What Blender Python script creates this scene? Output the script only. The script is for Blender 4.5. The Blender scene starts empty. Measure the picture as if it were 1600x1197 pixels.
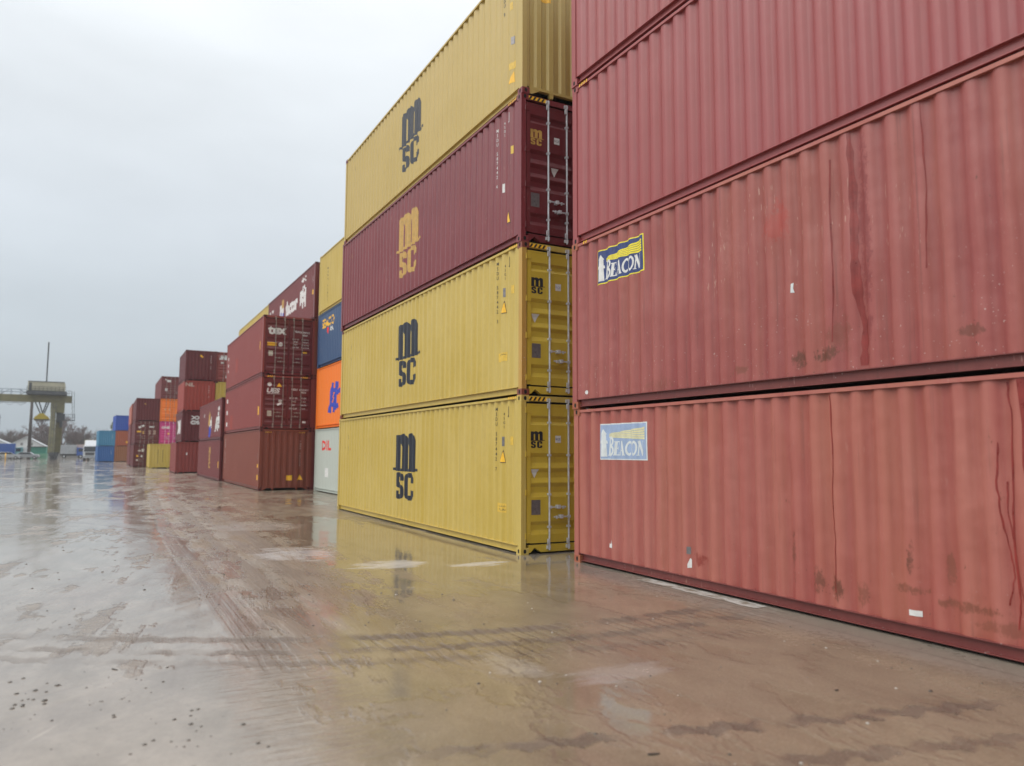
import bpy, bmesh, math, random
from mathutils import Vector, Matrix, noise
random.seed(7)
S = bpy.context.scene
COL = S.collection
# ------------------------------------------------------------------ camera
cam_d = bpy.data.cameras.new('camera'); cam = bpy.data.objects.new('camera', cam_d); COL.objects.link(cam)
F_PX, YAW, PITCH, ROLL, CAM_H = 1171.99, .4952, .0920, .0038, 1.8448
fw = Vector((math.sin(YAW)*math.cos(PITCH), math.cos(YAW)*math.cos(PITCH), math.sin(PITCH)))
rt = Vector((math.cos(YAW), -math.sin(YAW), 0)); up = rt.cross(fw)
r2 = rt*math.cos(ROLL)+up*math.sin(ROLL); u2 = -rt*math.sin(ROLL)+up*math.cos(ROLL)
m = Matrix((r2, u2, -fw)).transposed().to_4x4(); m.translation = (0, 0, CAM_H)
cam.matrix_world = m
cam_d.sensor_width = 36; cam_d.lens = F_PX/1600*36; cam_d.clip_end = 2000; cam_d.clip_start = .05
cam_d.dof.use_dof = True; cam_d.dof.focus_distance = 12.5; cam_d.dof.aperture_fstop = 0.95
S.camera = cam
# ------------------------------------------------------------------ world
SUN_EL, SUN_AZ = math.radians(48), math.radians(-82)      # azimuth from +Y towards +X
W = bpy.data.worlds.new('World'); S.world = W; W.use_nodes = True
nt = W.node_tree; nt.nodes.clear(); N = nt.nodes.new; Lk = nt.links.new
sky = N('ShaderNodeTexSky'); sky.sky_type = 'NISHITA'; sky.sun_disc = False
sky.sun_elevation = SUN_EL; sky.sun_rotation = SUN_AZ; sky.air_density = 1.6; sky.dust_density = 4
tc = N('ShaderNodeTexCoord'); sep = N('ShaderNodeSeparateXYZ'); Lk(tc.outputs['Generated'], sep.inputs[0])
ramp = N('ShaderNodeValToRGB'); cr = ramp.color_ramp
STOPS = [(0.0, (4.2, 4.8, 5.3)), (.05, (4.9, 5.6, 6.1)), (.15, (6.1, 6.8, 7.4)), (.28, (7.6, 8.2, 8.8)), (.45, (9.3, 9.8, 10.2)), (1.0, (20, 20, 20))]
K = 20.0
while len(cr.elements) < len(STOPS): cr.elements.new(.5)
for e, (p, c) in zip(cr.elements, STOPS): e.position = p; e.color = (c[0]/K, c[1]/K, c[2]/K, 1)
Lk(sep.outputs['Z'], ramp.inputs[0])
mp = N('ShaderNodeMapping'); mp.inputs['Scale'].default_value = (1.2, 1.2, 3.5); Lk(tc.outputs['Generated'], mp.inputs[0])
nz = N('ShaderNodeTexNoise'); nz.inputs['Scale'].default_value = 1.6; nz.inputs['Detail'].default_value = 5; Lk(mp.outputs[0], nz.inputs['Vector'])
mr = N('ShaderNodeMapRange'); mr.inputs['From Min'].default_value = .3; mr.inputs['From Max'].default_value = .7
mr.inputs['To Min'].default_value = K*.89; mr.inputs['To Max'].default_value = K*1.08; Lk(nz.outputs['Fac'], mr.inputs['Value'])
vm = N('ShaderNodeVectorMath'); vm.operation = 'SCALE'; Lk(ramp.outputs[0], vm.inputs[0]); Lk(mr.outputs[0], vm.inputs['Scale'])
mx = N('ShaderNodeMix'); mx.data_type = 'RGBA'; mx.inputs[0].default_value = .93
Lk(sky.outputs[0], mx.inputs[6]); Lk(vm.outputs[0], mx.inputs[7])
bg = N('ShaderNodeBackground'); bg.inputs['Strength'].default_value = .1; Lk(mx.outputs[2], bg.inputs[0])
wo = N('ShaderNodeOutputWorld'); Lk(bg.outputs[0], wo.inputs[0])
sun_d = bpy.data.lights.new('sun', 'SUN'); sun_d.energy = 2.0; sun_d.angle = math.radians(60); sun_d.color = (1, .97, .93)
sun = bpy.data.objects.new('sun', sun_d); COL.objects.link(sun)
sd = Vector((math.sin(SUN_AZ)*math.cos(SUN_EL), math.cos(SUN_AZ)*math.cos(SUN_EL), math.sin(SUN_EL)))
sun.rotation_euler = sd.to_track_quat('Z', 'Y').to_euler()
S.view_settings.view_transform = 'Standard'; S.view_settings.look = 'None'
S.view_settings.exposure = 0.0; S.view_settings.gamma = 1
S.render.engine = 'CYCLES'
S.cycles.max_bounces = 6; S.cycles.use_denoising = True

# ------------------------------------------------------------------ node helper
class NT:
    def __init__(s, name):
        s.m = bpy.data.materials.new(name); s.m.use_nodes = True
        s.t = s.m.node_tree; s.t.nodes.clear()
    def n(s, typ, **kw):
        nd = s.t.nodes.new(typ)
        for k, v in kw.items():
            if k.startswith('_'): setattr(nd, k[1:], v)
            else: s.put(nd.inputs[int(k[1:]) if k[0] == 'i' and k[1:].isdigit() else k.replace('__', ' ')], v)
        return nd
    def put(s, sock, v):
        if isinstance(v, bpy.types.NodeSocket): s.t.links.new(v, sock)
        elif v is not None:
            if sock.type == 'RGBA' and len(v) == 3: v = (*v, 1)
            sock.default_value = v
    def math(s, op, a, b=0., c=None, clamp=False):
        nd = s.n('ShaderNodeMath', _operation=op, _use_clamp=clamp); s.put(nd.inputs[0], a); s.put(nd.inputs[1], b)
        if c is not None: s.put(nd.inputs[2], c)
        return nd.outputs[0]
    def mix(s, f, a, b, typ='RGBA', mode='MIX'):
        nd = s.n('ShaderNodeMix', _data_type=typ)
        if typ == 'RGBA': nd.blend_type = mode; ia, ib, o = 6, 7, 2
        else: ia, ib, o = 2, 3, 0
        s.put(nd.inputs[0], f); s.put(nd.inputs[ia], a); s.put(nd.inputs[ib], b); return nd.outputs[o]
    def rng(s, v, a, b, c=0., d=1., smooth=False):
        nd = s.n('ShaderNodeMapRange'); nd.interpolation_type = 'SMOOTHSTEP' if smooth else 'LINEAR'
        for i, q in enumerate((v, a, b, c, d)): s.put(nd.inputs[i], q)
        return nd.outputs[0]
    def noise(s, vec, scale, detail=3, rough=.55, dist=0):
        nd = s.n('ShaderNodeTexNoise', Vector=vec, Scale=scale, Detail=detail, Roughness=rough, Distortion=dist)
        return nd.outputs['Fac']
    def map(s, vec, sc=(1, 1, 1), loc=(0, 0, 0)):
        return s.n('ShaderNodeMapping', Vector=vec, Scale=sc, Location=loc).outputs[0]
    def out(s, **kw):
        b = s.n('ShaderNodeBsdfPrincipled')
        for k, v in kw.items(): s.put(b.inputs[k.replace('_', ' ')], v)
        o = s.n('ShaderNodeOutputMaterial'); s.t.links.new(b.outputs[0], o.inputs[0]); return s.m

def mul(c, k): return tuple(min(1, x*k) for x in c)

def paint(name, col, fade=None, rough=.42, streak=.35, rust=.0, dirt=.25, hue=None, spots=(), scuff=None, rib=0, big=.0, bump=.1):
    """weathered container paint in the container's own coordinates"""
    t = NT(name)
    co = t.n('ShaderNodeTexCoord').outputs['Object']
    ro = t.n('ShaderNodeObjectInfo').outputs['Random']
    off = t.n('ShaderNodeVectorMath', _operation='SCALE', i0=(3.1, 17.3, 5.7)); t.put(off.inputs['Scale'], ro)
    v = t.n('ShaderNodeVectorMath', _operation='ADD', i0=co, i1=off.outputs[0]).outputs[0]
    fade = fade or tuple(min(1, .75*c+.09) for c in col)
    st = t.noise(t.map(v, (6, 6, .28)), 1.0, 5, .6)
    big_n = t.noise(v, .55, 3, .5)
    fac = t.rng(t.math('ADD', t.math('MULTIPLY', st, .6), t.math('MULTIPLY', big_n, .4)), .40, .62)
    c = t.mix(t.math('MULTIPLY', fac, streak), col, fade)
    fine = t.noise(v, 9, 4, .7)
    c = t.mix(.18, c, t.mix(fine, mul(col, .55), mul(fade, 1.25)))
    if hue:                                                     # second paint tone in broad vertical bands
        hb = t.noise(t.map(v, (1.1, 1.1, .10)), 1.0, 4, .65)
        c = t.mix(t.math('MULTIPLY', t.rng(hb, .44, .58), big), c, hue)
    sz = t.n('ShaderNodeSeparateXYZ', Vector=co)
    if rib:                                                     # rib contrast put into the colour: outward faces paler, recessed ones darker
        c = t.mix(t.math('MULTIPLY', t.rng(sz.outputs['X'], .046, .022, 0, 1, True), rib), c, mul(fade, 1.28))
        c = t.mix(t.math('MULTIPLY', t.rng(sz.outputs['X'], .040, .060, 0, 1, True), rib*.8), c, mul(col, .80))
    # thin run-off streaks of grime
    run = t.noise(t.map(v, (16, 16, .5)), 1.0, 3, .6)
    c = t.mix(t.math('MULTIPLY', t.rng(run, .60, .74), dirt), c, (.06, .035, .025))
    if rust:
        rn = t.noise(t.map(v, (1, 1, .7)), 14, 5, .75)
        rz = t.noise(t.map(v, (3, 3, 1.2)), 1.0, 2)
        c = t.mix(t.math('MULTIPLY', t.rng(t.math('ADD', rn, t.math('MULTIPLY', rz, .35)), .86, .93), rust), c, (.11, .04, .018))
        sc = t.noise(t.map(v, (1.6, 1.6, .30), (5, 2, 1)), 20, 2, .5)
        scuff = rust if scuff is None else scuff
        sm = t.rng(t.noise(t.map(v, (.5, .5, .8), (1, 8, 3)), 1.0, 2), .48, .62)
        c = t.mix(t.math('MULTIPLY', t.math('MULTIPLY', t.rng(sc, .665, .70), sm), min(1, scuff)), c, (.48, .30, .24))
        sp_ = t.noise(v, 34, 1, .4)
        c = t.mix(t.math('MULTIPLY', t.math('MULTIPLY', t.rng(sp_, .74, .77), t.rng(sz.outputs['Z'], 1.6, .5)), min(1, scuff)), c, (.55, .48, .44))
        dk = t.noise(t.map(v, (1, 1, 1), (2, 7, 4)), 24, 3, .6)
        c = t.mix(t.math('MULTIPLY', t.math('MULTIPLY', t.rng(dk, .70, .73), t.rng(sz.outputs['Z'], 1.2, .3)), min(1, rust)), c, (.05, .022, .014))
    wob = t.math('ADD', t.math('MULTIPLY', t.noise(v, 5, 4, .7), .55), t.math('MULTIPLY', t.noise(t.map(v, (1, 1, .6)), 26, 4, .75), .45))
    for (y0, z0, ry, rz_, colr, amt) in spots:
        dy = t.math('DIVIDE', t.math('SUBTRACT', sz.outputs['Y'], y0), ry)
        dz = t.math('DIVIDE', t.math('SUBTRACT', sz.outputs['Z'], z0), rz_)
        d = t.math('ADD', t.math('POWER', t.math('ABSOLUTE', dy), 2.), t.math('POWER', t.math('ABSOLUTE', dz), 2.))
        d = t.math('ADD', d, t.math('MULTIPLY', t.math('SUBTRACT', wob, .5), 6.5))
        c = t.mix(t.math('MULTIPLY', t.rng(d, .75, .15), amt), c, colr)
    hgt = t.math('ADD', t.math('MULTIPLY', t.noise(v, 1.7, 2), .7), t.math('MULTIPLY', fine, .06))
    bp = t.n('ShaderNodeBump', Height=hgt, Strength=bump, Distance=.12)
    rr = t.rng(t.math('ADD', t.math('MULTIPLY', fine, .5), t.math('MULTIPLY', st, .5)), .3, .7, rough-.09, rough+.13)
    return t.out(Base_Color=c, Roughness=rr, Normal=bp.outputs[0])

def plain(name, col, rough=.5, metal=0., var=.25, scale=6):
    t = NT(name); co = t.n('ShaderNodeTexCoord').outputs['Object']
    f = t.noise(co, scale, 4, .65)
    c = t.mix(t.rng(f, .3, .7), mul(col, 1-var), mul(col, 1+var))
    return t.out(Base_Color=c, Roughness=t.rng(f, .3, .7, max(.03, rough-.08), rough+.1), Metallic=metal)

RUST = (.11, .036, .018); RUSTY = (.17, .055, .03)
M = dict(
 rusty_post=paint('rust bitten post paint', (.32, .085, .045), (.34, .13, .06), streak=.7, dirt=.2, rust=1.0, rough=.5),
 dark_rail=paint('dark red rail paint', (.16, .035, .032), (.22, .06, .05), streak=.6, dirt=.25, rust=.6, rough=.42),
 rusty_yellow=paint('rust run yellow paint', (.48, .30, .06), (.46, .22, .05), streak=.6, dirt=.15, rust=.8, rough=.45),
 yellow=paint('yellow container paint', (.49, .35, .060), (.56, .425, .125), streak=.8, dirt=.16, rust=.45, scuff=.10, rough=.40, bump=.09),
 yellow_high=paint('dull yellow container paint', (.46, .33, .085), (.52, .39, .14), streak=.5, dirt=.14, rough=.42, bump=.05),
 yellow_door=paint('ochre door paint', (.54, .37, .035), (.58, .42, .06), streak=.4, dirt=.12, rough=.36, bump=.05),
 maroon=paint('maroon container paint', (.165, .022, .028), (.24, .05, .055), streak=.5, dirt=.12, rust=.25, rough=.36, bump=.05),
 maroon_door=paint('maroon door paint', (.13, .016, .02), (.16, .03, .033), streak=.4, dirt=.15, rust=.2, rough=.36),
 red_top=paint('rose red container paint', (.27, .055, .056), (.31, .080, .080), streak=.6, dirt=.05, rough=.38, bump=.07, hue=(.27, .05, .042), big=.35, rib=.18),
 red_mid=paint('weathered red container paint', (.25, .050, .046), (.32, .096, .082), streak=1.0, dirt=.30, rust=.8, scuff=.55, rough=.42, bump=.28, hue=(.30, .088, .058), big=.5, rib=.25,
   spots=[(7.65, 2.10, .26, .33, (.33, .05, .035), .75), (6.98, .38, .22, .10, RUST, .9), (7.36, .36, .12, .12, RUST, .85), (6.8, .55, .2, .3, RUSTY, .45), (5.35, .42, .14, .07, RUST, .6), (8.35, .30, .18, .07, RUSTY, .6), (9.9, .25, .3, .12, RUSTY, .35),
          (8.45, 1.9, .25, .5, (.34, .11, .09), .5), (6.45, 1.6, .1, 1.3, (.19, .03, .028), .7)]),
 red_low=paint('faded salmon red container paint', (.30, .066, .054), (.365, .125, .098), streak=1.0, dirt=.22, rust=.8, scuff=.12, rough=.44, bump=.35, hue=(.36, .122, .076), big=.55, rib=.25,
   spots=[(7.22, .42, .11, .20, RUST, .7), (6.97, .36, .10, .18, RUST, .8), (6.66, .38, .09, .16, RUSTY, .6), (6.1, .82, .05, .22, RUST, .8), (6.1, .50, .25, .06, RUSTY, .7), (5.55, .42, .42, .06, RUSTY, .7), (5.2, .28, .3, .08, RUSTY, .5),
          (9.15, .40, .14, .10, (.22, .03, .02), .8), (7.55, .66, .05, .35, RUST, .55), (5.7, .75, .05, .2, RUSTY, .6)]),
 brick=paint('brick red container paint', (.225, .038, .032), (.27, .06, .05), streak=.5, dirt=.12, rough=.42),
 brown=paint('red brown container paint', (.19, .044, .026), (.24, .07, .045), streak=.5, dirt=.14, rough=.45),
 wine=paint('wine red container paint', (.15, .026, .026), (.19, .042, .04), streak=.5, dirt=.12, rough=.42),
 dark_wine=paint('dark wine container paint', (.105, .015, .017), (.14, .026, .028), streak=.5, dirt=.15, rust=.3, rough=.42),
 scarlet=paint('scarlet container paint', (.30, .04, .028), (.33, .07, .05), streak=.5, dirt=.15, rough=.42),
 navy=paint('navy container paint', (.035, .075, .17), (.06, .11, .2), streak=.4, dirt=.08, rough=.42),
 orange=paint('orange container paint', (.85, .19, .014), (.82, .24, .04), streak=.3, dirt=.06, rough=.4),
 grey_green=paint('pale grey container paint', (.46, .50, .45), (.5, .53, .48), streak=.3, dirt=.12, rough=.42),
 pink=paint('magenta container paint', (.52, .035, .20), (.55, .08, .25), streak=.3, dirt=.08, rough=.4),
 blue=paint('blue container paint', (.022, .10, .30), (.04, .14, .33), streak=.3, dirt=.08, rough=.42),
 teal=paint('light blue container paint', (.045, .20, .34), (.08, .24, .37), streak=.3, dirt=.1, rough=.42),
 royal=paint('royal blue container paint', (.025, .075, .36), (.05, .11, .36), streak=.3, dirt=.08, rough=.42),
 rust_orange=paint('rusty orange container paint', (.33, .075, .03), (.36, .11, .05), streak=.4, dirt=.12, rough=.45),
 tan_brown=paint('tan brown container paint', (.27, .10, .035), (.3, .13, .06), streak=.4, dirt=.12, rough=.45),
 salmon=paint('salmon container paint', (.42, .12, .08), (.45, .16, .12), streak=.4, dirt=.08, rough=.45),
 steel=plain('galvanised steel', (.60, .62, .64), .38, .35, .2, 12),
 rod_red=plain('dusty rod steel', (.30, .26, .23), .5, .2, .2, 12),
 black=plain('black rubber seal', (.012, .012, .012), .6),
 hole=plain('dark casting hole', (.006, .006, .006), .9),
 ink=plain('black logo paint', (.016, .017, .022), .45, 0, .3, 30),
 ink_navy=plain('dark slate logo paint', (.012, .015, .026), .42, 0, .3, 8),
 gold=plain('gold logo paint', (.48, .29, .07), .45, 0, .2, 8),
 white=plain('white marking paint', (.66, .66, .64), .45, 0, .12, 10),
 grey_plate=plain('grey data plate', (.20, .19, .19), .35, .5, .2, 20),
 label_yellow=plain('faded label yellow', (.66, .44, .06), .45, 0, .15, 20),
 warn=plain('warning yellow', (.85, .48, .03), .45, 0, .1, 20),
 beacon_blue=plain('navy sign blue', (.025, .045, .16), .4, 0, .2, 9),
 beacon_yellow=plain('sign yellow', (.80, .68, .03), .4, 0, .1, 9),
 faded_blue=plain('sun faded sign blue', (.29, .38, .55), .45, 0, .12, 7),
 faded_yellow=plain('sun faded sign yellow', (.66, .62, .36), .45, 0, .12, 9),
 faded_white=plain('sun faded sign white', (.62, .66, .66), .45, 0, .08, 9),
 red_ink=plain('red logo paint', (.72, .03, .025), .45), blue_ink=plain('blue logo paint', (.03, .06, .42), .45),
 drip=plain('fresh red paint', (.215, .024, .018), .30, 0, .25, 5),
 drip_dark=plain('dark red run', (.215, .026, .02), .34, 0, .25, 5),
 under=plain('dark underframe', (.03, .02, .018), .8),
 crane=plain('weathered crane yellow green', (.150, .138, .068), .6, 0, .3, .8),
 crane_dark=plain('dark crane steel', (.06, .065, .07), .6, 0, .3, 2),
 house=plain('cream machinery house', (.40, .38, .28), .6, 0, .12, 1),
 bright_yellow=plain('spreader yellow', (.38, .29, .03), .5),
 rail_blue=plain('pale blue railing', (.16, .2, .26), .5),
 wood_pole=plain('weathered pole', (.06, .05, .045), .8),
 bark=plain('bare bark', (.10, .075, .065), .9, 0, .3, 3),
 twig=plain('bare twigs', (.15, .11, .10), .9, 0, .3, 1),
 hedge=plain('winter scrub', (.12, .10, .085), .9, 0, .4, .8),
 poplar=plain('dull green foliage', (.15, .17, .10), .8, 0, .4, 1.5),
 wall_white=plain('white rendered wall', (.62, .64, .64), .7), roof_white=plain('pale metal roof', (.50, .53, .55), .45),
 green=plain('green shed paint', (.05, .26, .19), .5), green_pale=plain('pale green shed paint', (.16, .36, .24), .55),
 beige=plain('beige box panels', (.45, .42, .34), .5), truck_blue=plain('truck blue', (.03, .09, .33), .4),
 car_white=plain('white vehicle paint', (.50, .52, .54), .25, 0, .05), car_teal=plain('teal vehicle paint', (.12, .28, .30), .3),
 glass=plain('dark window glass', (.02, .025, .03), .08), tyre=plain('tyre rubber', (.018, .018, .018), .7),
 grey_box=plain('grey trailer panel', (.33, .35, .37), .5), pinkish=plain('faded pink panels', (.50, .38, .32), .55), dark_red=plain('dark red chassis', (.22, .03, .03), .5),
 concrete=plain('low concrete wall', (.22, .22, .21), .7), stone=plain('wet stones', (.065, .055, .045), .35, 0, .4, 40),
 debris=plain('wet bark debris', (.045, .035, .028), .5), pale_stone=plain('pale stones', (.34, .31, .27), .5),
)
# ------------------------------------------------------------------ mesh helpers
class MB:
    def __init__(s): s.v = []; s.f = []; s.mi = []; s.cur = 0
    def face(s, pts):
        i = len(s.v); s.v += [tuple(p) for p in pts]; s.f.append(tuple(range(i, i+len(pts)))); s.mi.append(s.cur); return s
    def box(s, x0, x1, y0, y1, z0, z1):
        i = len(s.v)
        s.v += [(x0, y0, z0), (x1, y0, z0), (x1, y1, z0), (x0, y1, z0), (x0, y0, z1), (x1, y0, z1), (x1, y1, z1), (x0, y1, z1)]
        for q in ((0, 3, 2, 1), (4, 5, 6, 7), (0, 1, 5, 4), (1, 2, 6, 5), (2, 3, 7, 6), (3, 0, 4, 7)):
            s.f.append(tuple(i+k for k in q)); s.mi.append(s.cur)
        return s
    def prism(s, poly, ax, a, b):
        """poly of (p,q) in the plane normal to axis ax, extruded a..b"""
        def P(p, q, r): return {'x': (r, p, q), 'y': (p, r, q), 'z': (p, q, r)}[ax]
        n = len(poly); i = len(s.v)
        s.v += [P(p, q, a) for p, q in poly]+[P(p, q, b) for p, q in poly]
        s.f.append(tuple(range(i+n-1, i-1, -1))); s.f.append(tuple(range(i+n, i+2*n))); s.mi += [s.cur]*2
        for k in range(n):
            s.f.append((i+k, i+(k+1) % n, i+n+(k+1) % n, i+n+k)); s.mi.append(s.cur)
        return s
    def tube(s, p0, p1, r0, r1=None, n=8, caps=True):
        r1 = r0 if r1 is None else r1
        p0, p1 = Vector(p0), Vector(p1); d = (p1-p0)
        if d.length < 1e-6: return s
        q = d.to_track_quat('Z', 'Y'); a, b = q @ Vector((1, 0, 0)), q @ Vector((0, 1, 0)); i = len(s.v)
        for p, r in ((p0, r0), (p1, r1)):
            for k in range(n):
                t = 2*math.pi*k/n; s.v.append(tuple(p+a*r*math.cos(t)+b*r*math.sin(t)))
        for k in range(n): s.f.append((i+k, i+(k+1) % n, i+n+(k+1) % n, i+n+k)); s.mi.append(s.cur)
        if caps:
            s.f.append(tuple(range(i+n-1, i-1, -1))); s.f.append(tuple(range(i+n, i+2*n))); s.mi += [s.cur]*2
        return s
    def build(s, name, mat, parent=None, mats=None, bevel=0, smooth=False, loc=None):
        me = bpy.data.meshes.new(name); me.from_pydata(s.v, [], s.f); me.validate()
        for mm in (mats or [mat]): me.materials.append(M[mm] if isinstance(mm, str) else mm)
        if mats and len(me.polygons) == len(s.mi):
            for p, k in zip(me.polygons, s.mi): p.material_index = k
        if smooth:
            for p in me.polygons: p.use_smooth = True
        o = bpy.data.objects.new(name, me); COL.objects.link(o)
        if parent: o.parent = parent
        if loc: o.location = loc
        if bevel:
            b = o.modifiers.new('bevel', 'BEVEL'); b.width = bevel; b.segments = 2; b.limit_method = 'ANGLE'
        return o
def tag(o, label=None, cat=None, group=None, kind=None):
    for k, v in (('label', label), ('category', cat), ('group', group), ('kind', kind)):
        if v: o[k] = v
    return o
def empty(name, loc, rz=0):
    o = bpy.data.objects.new(name, None); COL.objects.link(o); o.location = loc; o.rotation_euler = (0, 0, rz); o.empty_display_size = .3; return o
# ------------------------------------------------------------------ 2D shapes for lettering: lists of (polygon, lift)
def rect(x0, x1, y0, y1, l=0): return [([(x0, y0), (x1, y0), (x1, y1), (x0, y1)], l)]
def stroke(pts, w, l=0, w2=None):
    out = []; n = len(pts); L_, R_ = [], []
    for i, p in enumerate(pts):
        a = Vector(pts[max(i-1, 0)]); b = Vector(pts[min(i+1, n-1)]); d = (b-a).normalized(); k = Vector((-d.y, d.x))
        ww = w if w2 is None else w+(w2-w)*i/(n-1)
        L_.append(Vector(p)+k*ww/2); R_.append(Vector(p)-k*ww/2)
    for i in range(n-1): out.append(([tuple(L_[i]), tuple(R_[i]), tuple(R_[i+1]), tuple(L_[i+1])], l))
    return out
def arc(cx, cy, rx, ry, a0, a1, n=12):
    return [(cx+rx*math.cos(math.radians(a0+(a1-a0)*i/n)), cy+ry*math.sin(math.radians(a0+(a1-a0)*i/n))) for i in range(n+1)]
def disc(cx, cy, r, l=0, n=14): return [([(cx+r*math.cos(6.2832*i/n), cy+r*math.sin(6.2832*i/n)) for i in range(n)], l)]
def xf(polys, sx=1, sy=1, dx=0, dy=0, sh=0, rot=0):
    c, s_ = math.cos(rot), math.sin(rot); out = []
    for P, l in polys:
        Q = []
        for x, y in P:
            x, y = x*sx+y*sy*sh, y*sy; Q.append((x*c-y*s_+dx, x*s_+y*c+dy))
        out.append((Q, l))
    return out
_tc = {}
def text(t, size, dx=0, dy=0, bold=0., sx=1., sh=0., rot=0., centre=True):
    key = (t, bold)
    if key not in _tc:
        cu = bpy.data.curves.new('t', 'FONT'); cu.body = t; cu.size = 1; cu.offset = bold; cu.resolution_u = 2
        ob = bpy.data.objects.new('t', cu); COL.objects.link(ob); dg = bpy.context.evaluated_depsgraph_get(); dg.update()
        me = bpy.data.meshes.new_from_object(ob.evaluated_get(dg))
        ps = [([(me.vertices[i].co.x, me.vertices[i].co.y) for i in p.vertices], 0) for p in me.polygons]
        bpy.data.objects.remove(ob); bpy.data.meshes.remove(me)
        xs = [q[0] for p, _ in ps for q in p]; ys = [q[1] for p, _ in ps for q in p]
        _tc[key] = (ps, min(xs), max(xs), min(ys), max(ys))
    ps, a, b, c, d = _tc[key]; k = size/(.73)
    cx, cy = ((a+b)/2, (c+d)/2) if centre else (0, 0)
    ps = [([(x-cx, y-cy) for x, y in P], l) for P, l in ps]
    return xf(ps, k*sx, k, dx, dy, sh, rot)
def vtext(t, size, dx, dy, gap=1.25, bold=.02, sx=.8):           # letters stacked one below another, centred on dy
    out = []; n = len(t)
    for i, ch in enumerate(t):
        if ch != ' ': out += text(ch, size, dx, dy+((n-1)/2-i)*size*gap, bold, sx)
    return out
def decal(name, mat, polys, parent, face, prof=None, cuts=None, cut_axis=0, base=.0026, tcuts=False):
    """lay flat shapes on a surface; face(s,t,depth)->xyz, prof(s or t)->depth, cuts = fold positions"""
    bm = bmesh.new()
    for k, (P, l) in enumerate(polys):
        try: bm.faces.new([bm.verts.new((x, y, l)) for x, y in P])
        except ValueError: pass
    if cuts:
        a = [v.co[cut_axis] for v in bm.verts]; lo, hi = min(a), max(a)
        nrm = (1, 0, 0) if cut_axis == 0 else (0, 1, 0)
        for c in cuts:
            if lo < c < hi:
                co = (c, 0, 0) if cut_axis == 0 else (0, c, 0)
                bmesh.ops.bisect_plane(bm, geom=bm.verts[:]+bm.edges[:]+bm.faces[:], plane_co=co, plane_no=nrm, dist=1e-6)
    if tcuts:
        a = [v.co.y for v in bm.verts]; lo, hi = min(a), max(a); k = 1
        while lo+k*.12 < hi:
            bmesh.ops.bisect_plane(bm, geom=bm.verts[:]+bm.edges[:]+bm.faces[:], plane_co=(0, lo+k*.12, 0), plane_no=(0, 1, 0), dist=1e-6); k += 1
    for v in bm.verts:
        d = prof(v.co[cut_axis]) if prof else 0
        v.co = face(v.co.x, v.co.y, d-base-v.co.z)
    me = bpy.data.meshes.new(name); bm.to_mesh(me); bm.free(); me.materials.append(M[mat])
    o = bpy.data.objects.new(name, me); COL.objects.link(o); o.parent = parent; return o

# ------------------------------------------------------------------ containers
CW = 2.438
PITCH_C, D_OUT, D_IN = .278, .016, .056
def side_prof_pts(L, rr=.014):
    """folds of the corrugated side wall along y"""
    y0, y1 = .13, L-.13; n = int((y1-y0-.14)/PITCH_C); m0 = y0+((y1-y0)-n*PITCH_C)/2
    pts = [(y0, D_OUT)]; 
    for i in range(n):
        b = m0+i*PITCH_C
        pts += [(b+.036, D_OUT), (b+.104, D_IN), (b+.174, D_IN), (b+.242, D_OUT)]
    pts.append((y1, D_OUT))
    out = [pts[0]]                                              # round the folds
    for (a, da), (b, db), (c, dc) in zip(pts, pts[1:], pts[2:]):
        r0, r1 = min(rr, (b-a)*.45), min(rr, (c-b)*.45)
        p0 = (b-r0, db-(db-da)*r0/(b-a)); p2 = (b+r1, db+(dc-db)*r1/(c-b))
        out += [p0, (.25*p0[0]+.5*b+.25*p2[0], .25*p0[1]+.5*db+.25*p2[1]), p2]
    out.append(pts[-1]); return out
def interp(pts):
    def f(y):
        if y <= pts[0][0]: return pts[0][1]
        for (a, da), (b, db) in zip(pts, pts[1:]):
            if y <= b: return da+(db-da)*(y-a)/(b-a) if b > a else db
        return pts[-1][1]
    return f
def door_prof_pts(H):
    k = (H-.38)/2.516; P = [(.335, .593), (1.013, 1.284), (1.284, 1.555), (1.555, 1.84), (2.34, 2.53)]
    pts = [(.2, .0)]
    for a, b in P:
        a, b = .2+(a-.2)*k, .2+(b-.2)*k; d = b-a
        pts += [(a+.01, .0), (a+.35*d, .036), (b-.28*d, .036), (b-.008, .0)]
    pts.append((.2+2.5*k, .0)); return pts

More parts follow.
